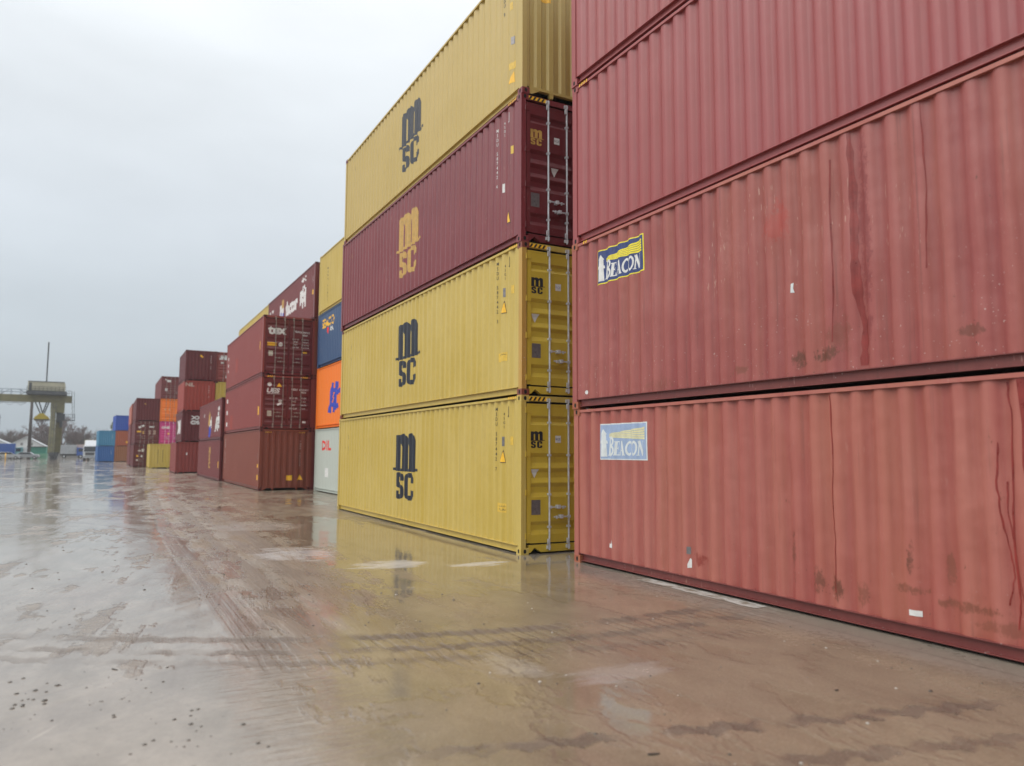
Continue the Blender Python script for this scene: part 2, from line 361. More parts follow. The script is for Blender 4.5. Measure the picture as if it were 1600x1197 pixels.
class Container:
    def __init__(s, name, label, x, y, z, H=2.591, L=12.192, body='brick', near='door', door=None, rod='steel', detail=1, hazard=False, rot=0, group=None, castmat=None, post=None, rail=None, toprail=None, dent=0):
        s.dentA = dent; s.seed = x*3.1+z*7.7
        s.H, s.L = H, L; door = door or body; s.door_m = door
        s.root = r = empty(name, (x, y, z), rot); tag(r, label, 'container', group or 'stacked shipping containers')
        s.pts = side_prof_pts(L, .024 if dent > .01 else .014); s.prof = interp(s.pts); s.detail = detail; s.z0, s.z1 = .1595, H-.06
        cm = castmat or body
        # corner castings
        for cx in (0, 1):
            for cy in (0, 1):
                for cz in (0, 1):
                    if detail == 0 and (cx or cy): continue
                    x0 = -.003 if not cx else CW-.159; y0 = -.003 if not cy else L-.175
                    z0 = .0 if not cz else H-.118
                    b = MB().box(x0, x0+.162, y0, y0+.178, z0, z0+.118); b.cur = 1
                    ys = y0-.0015; xs = x0-.0015; mz = z0+.059
                    oc = [(.5, 1), (1, .55), (1, -.55), (.5, -1), (-.5, -1), (-1, -.55), (-1, .55), (-.5, 1)]
                    if cy == 0: b.face([(x0+.081+a*.028, ys, mz+c*.036) for a, c in oc][::-1])
                    if cx == 0: b.face([(xs, y0+.089+a*.026, mz+c*.036) for a, c in oc])
                    b.build('corner_casting', None, r, mats=[cm, 'hole'])
        # posts
        for cx in (0, 1):
            for cy in (0, 1):
                x0 = 0 if not cx else CW-.10; y0 = 0 if not cy else L-.13
                b = MB().box(x0, x0+.10, y0, y0+.13, .118, H-.118)
                b.build('corner_post', (post or body) if not cy else body, r)
        ya, yb = .176, L-.176
        for cx in (0, 1):
            sx = (lambda q: q) if not cx else (lambda q: CW-q)
            def bx(b, a, c, *rest): b.box(min(sx(a), sx(c)), max(sx(a), sx(c)), *rest)
            b = MB(); bx(b, .060, .066, ya, yb, .045, .15); bx(b, .004, .075, ya, yb, .15, .16); bx(b, .020, .075, ya, yb, .035, .045)
            b.build('bottom_rail', rail or body, r)
            b = MB(); bx(b, 0, .06, ya, yb, H-.066, H-.022); b.build('top_rail', toprail or body, r)
            b = MB(); z0, z1 = .1595, H-.06
            P = s.pts; rows = 2 if not s.dentA else max(2, int((z1-z0)/.12)); 
            for k in range(rows):
                zz = z0+(z1-z0)*k/(rows-1)
                for a, da in P: b.v.append((sx(da+s.dent(a, zz)), a, zz))
            n_ = len(P)
            for k in range(rows-1):
                for q in range(n_-1):
                    f = (k*n_+q, k*n_+q+1, (k+1)*n_+q+1, (k+1)*n_+q); b.f.append(f if cx else f[::-1]); b.mi.append(0)
            b.build('side_wall', body, r, smooth=True)
        # roof
        b = MB(); k = 24 if L > 7 else 12; dy = (L-.2)/k
        for i in range(k):
            a = .1+i*dy; b.face([(.05, a, H-.035), (CW-.05, a, H-.035), (CW-.05, a+dy*.5, H-.02), (.05, a+dy*.5, H-.02)])
            b.face([(.05, a+dy*.5, H-.02), (CW-.05, a+dy*.5, H-.02), (CW-.05, a+dy, H-.035), (.05, a+dy, H-.035)])
        b.build('roof', body, r)
        MB().box(.068, CW-.068, .35, L-.35, .035, .149).build('underframe', 'under', r)
        # far end
        b = MB().box(.1, CW-.1, L-.09, L-.05, .16, H-.12); b.build('end_wall', body, r)
        MB().box(.16, CW-.16, L-.10, L-.01, H-.11, H-.012).build('end_beam', body, r); MB().box(.16, CW-.16, L-.10, L-.01, .02, .16).build('end_beam', body, r)
        if near == 'door': s.doors(r, door, rod, hazard, body)
        else: s.closed(r, body, hazard)
    def dent(s, y, z):
        if not s.dentA: return 0
        f = max(0, math.sin(math.pi*min(1, max(0, (z-s.z0)/(s.z1-s.z0)))))**.5*min(1, max(0, min(y-.3, s.L-.3-y)))
        a = noise.noise(Vector((y*.9, z*1.2, s.seed))); b = noise.noise(Vector((y*2.3, z*2.0, s.seed+9)))
        return s.dentA*f*(a+.45*b)
    def stripes(s, r, side=True):
        H = s.H; k = 7
        P = []
        for i in range(4):
            a = .155+i*.092; P.append(([(a, H-.098), (a+.042, H-.098), (a+.085, H-.03), (a+.043, H-.03)], 0))
        decal('hazard_stripes', 'warn', rect(.150, .55, H-.1, H-.028), r, s.f_end, None)
        decal('hazard_stripes', 'black', P, r, s.f_end, None, base=.0045)
    def doors(s, r, door, rod, hazard, body):
        H = s.H
        b = MB().box(.16, CW-.16, .012, .12, H-.112, H-.010); b.build('door_header', body, r)
        sill = [(.16, .025), (.20, .03), (.29, .115), (.42, .03), (CW-.42, .03), (CW-.29, .115), (CW-.20, .03), (CW-.16, .025), (CW-.16, .165), (.16, .165)]
        MB().prism(sill, 'y', .008, .12).build('door_sill', door, r)
        zt = H-.155; zb = .205
        MB().box(.10, CW-.10, .066, .078, .165, H-.112).build('door_seal', 'black', r)
        pts = door_prof_pts(H); pts[-1] = (zt-.03, 0); s.dpts = pts; s.dprof = interp(pts)
        for side in (0, 1):
            fx = (lambda q: q) if not side else (lambda q: CW-q)
            b = MB(); xa, xb = .205, 1.155
            for (a, da), (c, dc) in zip(pts, pts[1:]):
                if c-a < 1e-4: continue
                q = [(fx(xa), .020+da, a), (fx(xb), .020+da, a), (fx(xb), .020+dc, c), (fx(xa), .020+dc, c)]
                b.face(q if not side else q[::-1])
            def bx(a, c, *rest): b.box(min(fx(a), fx(c)), max(fx(a), fx(c)), *rest)
            bx(.118, .205, .012, .052, zb, zt); bx(1.155, 1.208, .016, .052, zb, zt)
            bx(.205, 1.155, .016, .052, zt-.03, zt); bx(.205, 1.155, .016, .052, zb-.01, zb)
            d = b.build('door', door, r)
            if not side: s.door_l = d
            else: s.door_r = d
            zs = [.34, .20+(H-.4)*.37, .20+(H-.4)*.65, H-.27]
            if s.detail > 1:
                for z in zs:
                    h = MB(); a, c = sorted((fx(.075), fx(.19))); h.box(a, c, .001, .012, z-.055, z+.035)
                    q = fx(.092); h.tube((q, -.004, z-.065), (q, -.004, z+.045), .013, n=6); h.build('hinge', door, d)
            for rx in (.585, 1.005):
                X = fx(rx); b = MB(); nn = 8 if s.detail > 1 else 5
                b.tube((X, -.022, .06), (X, -.022, H-.05), .0165, n=nn)
                for z in (.115, H-.085):
                    b.box(X-.05, X+.022, -.034, .006, z-.03, z+.03)
                    b.box(X-.045, X-.005, -.045, -.015, z-.05+(.10 if z < 1 else -.10), z+.05+(.10 if z < 1 else -.10))
                for z in (zs[1]-.05, zs[2]-.03, .48, H-.5):
                    b.box(X-.028, X+.028, -.044, .018, z-.018, z+.018)
                b.build('locking_rod', rod, d)
            hz = ((.84, .60, 1), (.66, 1.0, -1)) if H > 2.7 else ((.80, .60, 1), (.62, 1.0, -1))
            for z, hx, sg in hz:
                X0, X1 = hx, hx+sg*.33; b = MB()
                a, c = sorted((fx(X0), fx(X1)))
                b.box(a, c, -.052, -.036, z-.012, z+.012)
                q = fx(hx+sg*.17); b.box(q-.03, q+.03, -.07, .03, z-.03, z+.035)
                q = fx(hx+sg*.27); b.box(q-.012, q+.012, -.06, -.028, z-.035, z+.02)
                b.box(fx(X0)-.03, fx(X0)+.03, -.05, -.02, z-.025, z+.025)
                b.build('handle', rod, d)
        if hazard: s.stripes(r)
    def closed(s, r, body, hazard):
        H = s.H
        b = MB(); xs = [(.10, .02)]; n = 8; w = (CW-.2)/n
        for i in range(n):
            a = .1+i*w; xs += [(a+.05, .02), (a+.095, .065), (a+w-.095, .065), (a+w-.05, .02)]
        xs.append((CW-.1, .02)); s.epts = xs; s.eprof = interp(xs)
        for (a, da), (c, dc) in zip(xs, xs[1:]): b.face([(a, da, .16), (c, dc, .16), (c, dc, H-.11), (a, da, H-.11)])
        b.build('end_wall', body, r)
        MB().box(.16, CW-.16, .008, .10, H-.112, H-.010).build('end_beam', body, r)
        b = MB().box(.16, CW-.16, .008, .09, .115, .165)
        b.prism([(.16, .02), (.22, .02), (.40, .115), (.16, .115)], 'y', .01, .05)
        b.prism([(CW-.16, .02), (CW-.16, .115), (CW-.40, .115), (CW-.22, .02)], 'y', .01, .05)
        for q in (.66, CW-.66): b.prism([(q-.05, .115), (q-.03, .015), (q+.03, .015), (q+.05, .115)], 'y', .012, .08)
        b.build('end_sill', body, r)
        if hazard: s.stripes(r)
    # faces: s = distance to the right as seen, t = height
    def f_side(s, a, t, d): return (d, s.L*0+(-a), t)
    def f_end(s, a, t, d): return (a, d, t)
    def side(s, name, mat, polys, yc, zc):
        """shapes centred at local y=yc, z=zc on the wall seen from the yard"""
        cuts = [yc-p for p, _ in s.pts]
        return decal(name, mat, polys, s.root, lambda a, t, d: (d+s.dent(yc-a, zc+t), yc-a, zc+t), lambda a: s.prof(yc-a), cuts, 0, tcuts=bool(s.dentA))
    def rail(s, name, mat, polys, yc, zc):
        return decal(name, mat, polys, s.root, lambda a, t, d: (d, yc-a, zc+t), None)
    def door_mark(s, name, mat, polys, xc, zc, right=False):
        cuts = [p-zc for p, _ in s.dpts]
        return decal(name, mat, polys, s.door_r if right else s.door_l, lambda a, t, d: (xc+a, .020+d, zc+t), lambda t: s.dprof(zc+t), cuts, 1)
    def end_mark(s, name, mat, polys, xc, zc):
        cuts = [p-xc for p, _ in s.epts]
        return decal(name, mat, polys, s.root, lambda a, t, d: (xc+a, d, zc+t), lambda a: s.eprof(xc+a), cuts, 0)

# ---- the big three-letter logo
def big_m():
    P = [(0, 0), (0, .86), (.32, .86), (.32, .76), (.42, .84), (.56, .88), (.70, .87), (.80, .80), (.86, .74), (.96, .83), (1.10, .88), (1.24, .87), (1.36, .80), (1.40, .66), (1.40, 0),
         (1.08, 0), (1.08, .56), (1.04, .64), (.97, .66), (.90, .62), (.86, .55), (.86, 0), (.54, 0), (.54, .56), (.50, .64), (.43, .66), (.36, .62), (.32, .55), (.32, 0)]
    # split into convex-ish pieces so folds cut cleanly
    Q = [([(0, 0), (.36, 0), (.36, .86), (0, .86)], 0), ([(.52, 0), (.88, 0), (.88, .55), (.88, .76), (.82, .82), (.70, .88), (.56, .89), (.52, .88), (.52, .56)], 0),
         ([(.36, .54), (.39, .60), (.44, .63), (.49, .61), (.52, .56), (.52, .88), (.42, .84), (.36, .78)], 0),
         ([(1.04, 0), (1.40, 0), (1.40, .70), (1.36, .82), (1.24, .88), (1.10, .89), (1.04, .875), (1.04, .56)], 0),
         ([(.88, .54), (.91, .60), (.96, .63), (1.01, .61), (1.04, .56), (1.04, .875), (.96, .83), (.88, .76)], 0)]
    Q = xf(Q, dx=-.7, dy=.07)
    bar = .0006
    Q += rect(-.93, -.70, .02, .085, bar)+rect(.70, .93, .02, .085, bar)+rect(-.70, .70, .0, .07, bar)
    return Q
def big_sc():
    s_ = [([(.06, .56), (.60, .56), (.55, .64), (.42, .68), (.23, .68), (.11, .64)], 0), ([(.37, .47), (.60, .47), (.60, .56), (.37, .56)], 0), ([(.06, .42), (.29, .42), (.29, .56), (.06, .56)], 0),
          ([(.06, .42), (.12, .34), (.37, .25), (.60, .25), (.54, .35), (.29, .43)], 0), ([(.37, .12), (.60, .12), (.60, .25), (.37, .25)], 0), ([(.06, .12), (.11, .04), (.24, 0), (.43, 0), (.55, .04), (.60, .12)], 0), ([(.06, .12), (.28, .12), (.28, .21), (.06, .21)], 0)]
    c_ = [([(.74, .12), (.98, .12), (.98, .56), (.74, .56)], 0), ([(.74, .56), (1.32, .56), (1.27, .64), (1.15, .68), (.91, .68), (.79, .64)], 0), ([(1.09, .43), (1.32, .43), (1.32, .56), (1.09, .56)], 0),
          ([(.74, .12), (.79, .04), (.91, 0), (1.15, 0), (1.27, .04), (1.32, .12)], 0), ([(1.09, .12), (1.32, .12), (1.32, .25), (1.09, .25)], 0)]
    return xf(s_+c_, sx=1.04, dx=-.718, dy=0)
def logo(c, yc, zb, mat, k=1.0):
    c.side('logo', mat, xf(big_m(), k, k, 0, .68*k)+xf(big_sc(), k, k, 0, -.03*k), yc, zb)
def door_logo(c, mat, xc, zb):
    k = .185; c.door_mark('logo', mat, xf(big_m(), k, k, 0, .68*k)+xf(big_sc(), k, k, 0, -.03*k), xc, zb)

YG = 'containers of the four-high stack beside the red wall'
YX, YY = 6.673, 12.0
ys = [('yellow', 'yellow_door', 'yellow container standing on the ground at the bottom of the tall four-high stack', 'door', False),
      ('yellow', 'yellow_door', 'yellow container directly under the maroon one, with a rust-stained door post', 'door', True),
      ('maroon', 'maroon_door', 'maroon container with gold letters, third up between yellow containers', 'door', False),
      ('yellow_high', 'yellow_high', 'topmost yellow container of the tall stack, plain corrugated end forward', 'closed', False)]
Y = []
for i, (b, d, lab, near, _) in enumerate(ys):
    z = 2.896*i
    c = Container('shipping_container', lab, YX+(0, .012, -.004, .008)[i], YY+(-.01, 0, .012, 0)[i], z, 2.896, body=b, near=near, door=d, detail=2, hazard=(i < 3), group=YG, dent=.006, rot=(0, -.0010, .0012, -.0006)[i], castmat=('yellow', 'brown', 'maroon', 'maroon')[i], post=(None, 'rusty_yellow', None, None)[i])
    Y.append(c)
    ink = ('ink_navy', 'ink_navy', 'gold', 'ink_navy')[i]
    logo(c, 6.14, .67, ink)
    mk = 'ink' if i != 2 else 'white'
    if i < 3:
        c.side('code_marking', mk, vtext('MSDU 587442 '+'736'[i], .070, 0, 0, 1.38, .008, .7), 1.04, 2.1-(.15 if i == 2 else 0))
        c.side('code_marking', mk, vtext('45G1', .055, 0, 0, 1.5, .005, .7), .74, 2.45)
        c.side('weight_plate', 'grey_plate' if i != 2 else 'white', rect(-.028, .028, -.09, .09), .76, 2.05 if i < 2 else 1.25)
        c.side('sticker', 'label_yellow', rect(-.035, .035, -.08, .08), .44, 2.06 if i < 2 else 1.93)
        zt = 1.76 if i < 2 else .60
        c.side('warning_triangle', 'ink', [([(-.095, -.12), (.10, -.12), (.05, .13)], 0)], .80 if i < 2 else .57, zt)
        c.side('warning_triangle', 'warn', [([(-.075, -.105), (.088, -.105), (.045, .10)], .001)], .80 if i < 2 else .57, zt)
        if i < 2:
            c.side('sticker', 'label_yellow', rect(-.17, .17, -.085, .085), .84, .79)
            c.side('sticker', 'ink', text('CAUTION', .045, 0, .035, .01)+text('9 FT 6 IN', .05, 0, -.035, .01), .84, .79)
        c.rail('hazard_stripes', 'warn', [([(.0+q, -.024), (.035+q, -.024), (.055+q, .024), (.02+q, .024)], 0) for q in (0, .07, .14, .21, .28)], .53, 2.896-.037)
        door_logo(c, 'ink' if i < 2 else 'gold', .335, 1.93)
        c.door_mark('sticker', 'white', rect(-.062, .062, -.065, .065), .80, 2.09)
        c.door_mark('sticker', 'blue_ink' if i < 2 else 'ink', text('RCE', .045, 0, 0, .02)+[], .80, 2.09)
        tx = .305 if i < 2 else .76; tz = 1.46
        c.door_mark('sticker', 'white', [([(-.085, .075), (0, -.09), (.085, .075)], 0)], tx, tz)
        c.door_mark('data_plate', 'grey_plate', rect(-.095, .095, -.135, .135), .32 if i < 2 else .215+.10, .84)
        c.side('hook', mk if i == 2 else 'under', rect(-.008, .008, -.09, .09)+rect(-.03, .008, -.11, -.085), .52, 2.62)
    else:
        c.side('sticker', 'label_yellow', rect(-.04, .04, -.08, .08), .5, 2.0); c.side('weight_plate', 'grey_plate', rect(-.05, .05, -.08, .08), .45, 1.27)
        c.side('sticker', 'label_yellow', rect(-.13, .13, -.07, .07), .45, .75)
        c.side('warning_triangle', 'warn', [([(-.10, -.1), (.1, -.1), (.07, .13)], 0)], .5, .5)
        c.side('code_marking', 'ink', vtext('MEDU 8', .07, 0, 0, 1.32), .78, 2.2)
        c.end_mark('sticker', 'warn', rect(-.15, .15, -.07, .07), .5, 2.05)
    c.side('code_marking', ink if i != 2 else 'gold', vtext(('MSDU 58744', 'MEDU 73190', 'MSCU 48702', 'MSCU 60315')[i], .115, 0, 0, 1.55, .03, 1.3), 11.2, (1.5, 1.45, 1.5, 1.5)[i])
    if i == 2: c.side('code_marking', 'gold', vtext('MEDITERRANEAN', .075, 0, 0, 1.9), 11.42, 1.45)

# ---- the red wall on the right
RX, RY = 7.1166, 10.914-12.192
RG = 'red containers of the nearest stack'
def serif(t, h):
    """hand drawn serif capitals, unit height -> (strokes, width)"""
    G = {'B': (stroke([(.2, 0), (.2, 1)], .26)+stroke([(.2, .965)]+arc(.33, .755, .26, .205, 90, -90, 10)+[(.2, .55)], .14, .0004)+stroke([(.2, .50)]+arc(.36, .27, .30, .235, 90, -90, 10)+[(.2, .035)], .15, .0008)+rect(0, .3, 0, .05, .0012)+rect(0, .3, .95, 1, .0012), .74),
         'E': (stroke([(.2, 0), (.2, 1)], .25)+rect(0, .62, 0, .07, .0004)+rect(0, .58, .93, 1, .0004)+rect(.2, .46, .47, .54, .0004)+rect(.56, .62, 0, .24, .0008)+rect(.53, .58, .77, 1, .0008)+rect(.42, .46, .38, .63, .0008), .66),
         'A': (stroke([(.10, .02), (.50, 1)], .10)+stroke([(.46, 1), (.86, .02)], .26, .0004)+rect(.24, .70, .30, .38, .0008)+rect(-.04, .26, 0, .06, .0012)+rect(.68, 1.06, 0, .06, .0016), 1.02),
         'C': (stroke(arc(.45, .5, .34, .43, 48, 312, 18), .17)+rect(.68, .74, .70, .95, .0004), .80),
         'O': (stroke(arc(.47, .5, .35, .43, 0, 360, 22), .17), .92),
         'N': (stroke([(.16, 0), (.16, 1)], .11)+stroke([(.12, .98), (.72, .04)], .25, .0004)+stroke([(.74, .0), (.74, 1)], .11, .0008)+rect(0, .3, 0, .05, .0012)+rect(.6, .9, .95, 1, .0012)+rect(0, .2, .95, 1, .0016), .92)}
    P, w = G[t]; return xf(P, h, h), w*h
def beacon(c, yc, zc, mats, worn):
    fr, bl, yl, wh = mats; w, h = .63, .29
    c.side('sign_panel', fr, rect(-w, w, -h, h), yc, zc)
    c.side('sign_panel', bl, rect(-w+.02, w-.02, -h+.018, h-.018, .001), yc, zc)
    rays = []
    for i in range(5):
        a0, a1 = .10+i*.012, .118+i*.012-.004; b0, b1 = .045+i*.040, .045+i*.040+.032
        rays.append(([(-.38, a0-.03), (.58, b0-.02), (.58, b1-.02), (-.38, a1-.034)], .002))
    c.side('beam_emblem', yl, rays, yc, zc)
    lh = [([(-.56, -.24), (-.43, -.24), (-.445, -.03), (-.545, -.03)], .002), ([(-.575, -.03), (-.415, -.03), (-.43, .02), (-.56, .02)], .002), ([(-.545, .02), (-.445, .02), (-.45, .12), (-.54, .12)], .002),
          ([(-.555, .12), (-.435, .12), (-.47, .17), (-.49, .20), (-.505, .20), (-.525, .17)], .002)]
    c.side('lighthouse_emblem', wh, lh, yc, zc)
    x = -.41; P = []
    for i, ch in enumerate('BEACON'):
        hh = .30 if i == 0 else .225
        q, wd = serif(ch, hh); q = [(A, l+.002) for A, l in q]
        sx = .84 if i == 0 else .80
        P += xf(q, sx, 1, x, -.225+(0 if i == 0 else .005), .12); x += wd*sx*.955
    c.side('lettering', wh, P, yc, zc)
R = []
rl = [('red_low', 2.591, 'faded salmon red container on the ground with a bleached pale lighthouse sign'),
      ('red_mid', 2.896, 'scuffed red container with a bright navy and yellow lighthouse sign'),
      ('red_top', 2.896, 'clean rose red container third up in the right stack, no sign on it'),
      ('red_top', 2.896, 'uppermost rose red container of the right stack, cut by the top of the picture')]
z = 0
for i, (b, H, lab) in enumerate(rl):
    c = Container('shipping_container', lab, RX+(0, -.01, .006, -.004)[i], RY+(0, .01, .03, .02)[i], z, H, body=b, near='closed', detail=2, group=RG, dent=(.020, .018, .006, .006)[i], rot=(0, .0008, -.0006, .0005)[i], castmat='red_top' if i > 1 else 'rusty_post', post='rusty_post' if i < 2 else None, rail='dark_rail' if i < 2 else None, toprail=(None, 'red_low', None, None)[i])
    R.append(c); z += H
    if i in (1, 2):
        c.rail('hazard_stripes', 'warn', [([(.0+q, -.024), (.035+q, -.024), (.055+q, .024), (.02+q, .024)], 0) for q in ((0, .07) if i == 1 else (0, .07, .14, .21))], 11.85 if i == 1 else 11.98, H-.037)
        if i == 2: c.side('hook', 'dark_wine', rect(-.008, .008, -.1, .09)+rect(-.008, .04, -.12, -.095), 11.45, H-.2)
beacon(R[0], 10.85, 2.02, ('faded_white', 'faded_blue', 'faded_yellow', 'faded_white'), 1)
beacon(R[1], 10.85, 2.325, ('beacon_yellow', 'beacon_blue', 'beacon_yellow', 'white'), 0)
def ragged(pts, w, seed, amp=.02, l=0, taper=.3):
    rnd = random.Random(seed); out = []; n = len(pts); P = []
    for i in range(n-1):
        for k in range(5):
            t = k/5; P.append((pts[i][0]*(1-t)+pts[i+1][0]*t+rnd.uniform(-amp, amp), pts[i][1]*(1-t)+pts[i+1][1]*t))
    P.append(pts[-1]); m_ = len(P); prev = None; k0 = [w*(rnd.uniform(.6, 1.3))*(1-taper*i/m_) for i in range(m_)]
    for i in range(m_-1): out.append(([(P[i][0]-k0[i]/2, P[i][1]), (P[i][0]+k0[i]/2, P[i][1]), (P[i+1][0]+k0[i+1]/2, P[i+1][1]), (P[i+1][0]-k0[i+1]/2, P[i+1][1])], l))
    return out
def L_(y): return -(y-RY)                                  # world y -> s when yc = 0
c = R[0]
for q in [ragged([(L_(5.70), 2.50), (L_(5.68), 1.9), (L_(5.72), 1.2), (L_(5.69), .9), (L_(5.72), .32)], .022, 1, .006),
 ragged([(L_(3.83), 2.5), (L_(3.80), 2.2), (L_(3.82), 1.45), (L_(3.84), .9), (L_(3.80), .55), (L_(3.84), .3)], .020, 2, .008, .0006),
 ragged([(L_(3.92), 1.95), (L_(3.94), 1.6), (L_(3.92), 1.25), (L_(3.86), .9), (L_(3.85), .75), (L_(3.9), .5)], .015, 3, .006),
 ragged([(L_(3.86), 1.6), (L_(3.87), 1.3), (L_(3.80), .7), (L_(3.74), .45)], .012, 4, .006, .0012)]: c.side('paint_run', 'drip', q, 0, 0)
edge = [(L_(3.73), 2.53), (L_(3.70), 2.1), (L_(3.71), 1.75), (L_(3.66), 1.45), (L_(3.66), 1.25), (L_(3.58), .95), (L_(3.56), .7), (L_(3.50), .55), (L_(3.45), .4)]
P = []
for (a, za), (b_, zb_) in zip(edge, edge[1:]): P.append(([(a, za), (b_, zb_), (L_(2.6), zb_), (L_(2.6), za)], .0018))
c.side('paint_patch', 'drip', P, 0, 0)
c.side('torn_sticker', 'white', [([(-.06, -.05), (.06, -.05), (.06, .02), (.03, .03), (.0, .075), (-.02, .0), (-.05, .02)], 0)], 9.915-RY, .385)
c.side('sticker', 'grey_plate', rect(-.03, .03, -.05, .05), 8.09-RY, .505); c.side('torn_sticker', 'white', [([(-.03, -.07), (.03, -.06), (.03, .05), (.01, .07), (-.03, -.02)], 0)], 8.08-RY, .335)
c.side('sticker', 'white', rect(-.062, .062, -.028, .028), 4.79-RY, .272)
c = R[1]
for q in [ragged([(L_(5.32), 2.83), (L_(5.30), 2.2), (L_(5.30), 1.5), (L_(5.28), 1.0), (L_(5.22), .6), (L_(5.24), .2)], .06, 5, .004, 0, -.8),
 ragged([(L_(5.58), 2.6), (L_(5.60), 1.9), (L_(5.58), 1.2), (L_(5.62), .5)], .018, 6, .006),
 ragged([(L_(4.48), 2.83), (L_(4.46), 1.9), (L_(4.49), 1.1)], .016, 7, .006)]: c.side('paint_run', 'drip_dark', q, 0, 0)
c.side('paint_scratch', 'faded_white', [([(-.02, -.055), (.025, -.06), (.012, -.01), (.018, .06), (-.012, .05)], 0)], 6.16-RY, 1.22)
c.side('sticker', 'white', disc(0, 0, .035), 10.55-RY, .27)

# ---- second row: C behind the yellow stack
CG = 'containers of the row behind the yellow stack'
CX, CY = 8.80, 36.05-12.192
cs = [('grey_green', 2.896, 'pale grey container at ground level with red letters, half hidden behind the yellow stack'),
      ('orange', 2.896, 'bright orange container with a blue monogram between pale grey and navy ones'),
      ('navy', 2.591, 'navy blue container with small yellow letters above the orange one'),
      ('yellow', 2.896, 'plain yellow container topping the half-hidden stack behind the tall yellow stack')]
z = 0; C = []
for b, H, lab in cs:
    c = Container('shipping_container', lab, CX, CY, z, H, body=b, near='closed', detail=1, group=CG); C.append(c); z += H
def cy(y): return y-CY
C[0].side('lettering', 'red_ink', text('DIL', .42, 0, 0, .05, 1.9), cy(34.05), 2.12)
C[0].side('sticker', 'white', rect(-.35, .35, -.2, .2), cy(33.9), .9)
hl = stroke([(-.62, -.75), (-.30, .75)], .48)+stroke([(.12, -.75), (.44, .75)], .48, .0006)+rect(-.6, .4, -.2, .2, .0012)+stroke([(.35, -.35), (.95, -.1)], .45, .0018)
C[1].side('logo', 'blue_ink', xf(hl, .95, .46, .10, .32)+[(P, l+.002) for P, l in xf(hl, .95, .46, -.1, -.32)], cy(33.0), 1.35)
C[2].side('lettering', 'warn', text('SEACO', .42, 0, 0, .03, 1.2), cy(34.3), 2.05)
C[2].side('lettering', 'white', text('I', .2, -.5, 0, .04)+text('USA', .2, .6, 0, .04), cy(34.3), 1.66); C[2].side('lettering', 'red_ink', disc(-.08, .03, .11)+disc(.1, .03, .11)+[([(-.19, 0), (0, -.18), (.2, 0)], .001)], cy(34.3), 1.66)
C[3].side('code_marking', 'ink', vtext('MEDU 35821', .08, 0, 0, 2.1), cy(34.6), 1.3)

# ---- D: three high stack with the text doors
DG = 'containers of the three-high stack with doors facing the camera'
DX, DY = 6.40, 36.9
D = []
ds = [('brown', 'closed', 2.896, 'red-brown container on the ground with two orange stickers on its corrugated end'),
      ('brick', 'door', 2.591, 'dark red container between the tex one and the red-brown one, white letters on its doors'),
      ('brick', 'door', 2.896, 'dark red container with white tex letters and a yellow bar on its doors')]
z = 0
for b, near, H, lab in ds:
    c = Container('shipping_container', lab, DX, DY, z, H, body=b, near=near, door='maroon_door', rod='rod_red', detail=1, group=DG, hazard=False, castmat='dark_wine'); D.append(c); z += H
for sx_ in (.25, CW-.62):
    D[0].end_mark('hazard_stripes', 'warn', [([(0+q, 0), (.04+q, 0), (.07+q, .055), (.03+q, .055)], 0) for q in (0, .08, .16, .24)], sx_, 2.896-.17)
    for k in (1,): decal('hazard_stripes', 'warn', [([(q, 0), (.05+q, 0), (.09+q, .07), (.04+q, .07)], 0) for q in (0, .09, .18, .27)], D[k].root, lambda a, t, d, s0=sx_: (s0+a, d+.006, 2.591-.10+t))
D[0].end_mark('sticker', 'warn', rect(-.14, .14, -.12, .12), 1.42, .58); D[0].end_mark('warning_triangle', 'warn', [([(-.13, -.12), (.13, -.12), (0, .14)], 0)], 1.93, .60)
D[0].end_mark('code_marking', 'white', vtext('TGHU 785226', .06, 0, 0, 1.9), 1.92, 1.75)
D[0].side('warning_triangle', 'warn', rect(-.12, .12, -.12, .12), .5, .6); D[0].side('warning_triangle', 'warn', rect(-.1, .1, -.08, .08), .5, 1.15)
D[0].side('code_marking', 'white', vtext('TGHU 785226 0', .07, 0, 0, 1.9), 11.6, 1.7); D[0].side('weight_plate', 'grey_plate', rect(-.1, .1, -.15, .15), .6, 1.6)
D[1].side('sticker', 'warn', rect(-.12, .12, -.2, .2), .8, .9)
for zz in (1.95, 1.25, .55): D[1].side('code_marking', 'white', rect(-.16, .16, -.12, .12)+[], 11.45, zz)
D[1].side('paint_patch', 'scarlet', rect(-.5, .5, -.4, .4), 9.6, .62)
D[2].side('sticker', 'warn', rect(-.12, .12, -.2, .2), .9, 1.5); D[2].side('paint_patch', 'scarlet', rect(-.35, .35, -.4, .4), 8.3, 1.25)
for zz in (1.95, 1.55, 1.2): D[2].side('code_marking', 'white', rect(-.13, .13, -.09, .09), 11.5, zz)
d = D[2]
d.door_mark('lettering', 'white', text('t', .44, -.27, .03, .035, 1.1)+text('e', .44, -.02, 0, .035, 1.1)+text('x', .44, .26, 0, .035, 1.1), .62, 2.14)
d.door_mark('sticker', 'warn', rect(-.22, .22, -.08, .08), .42, 1.50); d.door_mark('sticker', 'white', disc(0, 0, .10), .83, 1.50)
d.door_mark('data_plate', 'beige', rect(-.10, .10, -.13, .13), .38, 1.05)
for q, (xx, zz, w_) in enumerate([(1.62, 2.17, .4), (1.98, 2.15, .4), (1.98, 2.02, .2)]): d.door_mark('code_marking', 'white', text(['TEXU', '577074 2', '45G1'][q], .085, 0, 0, .03, 1.0), xx, zz, True)
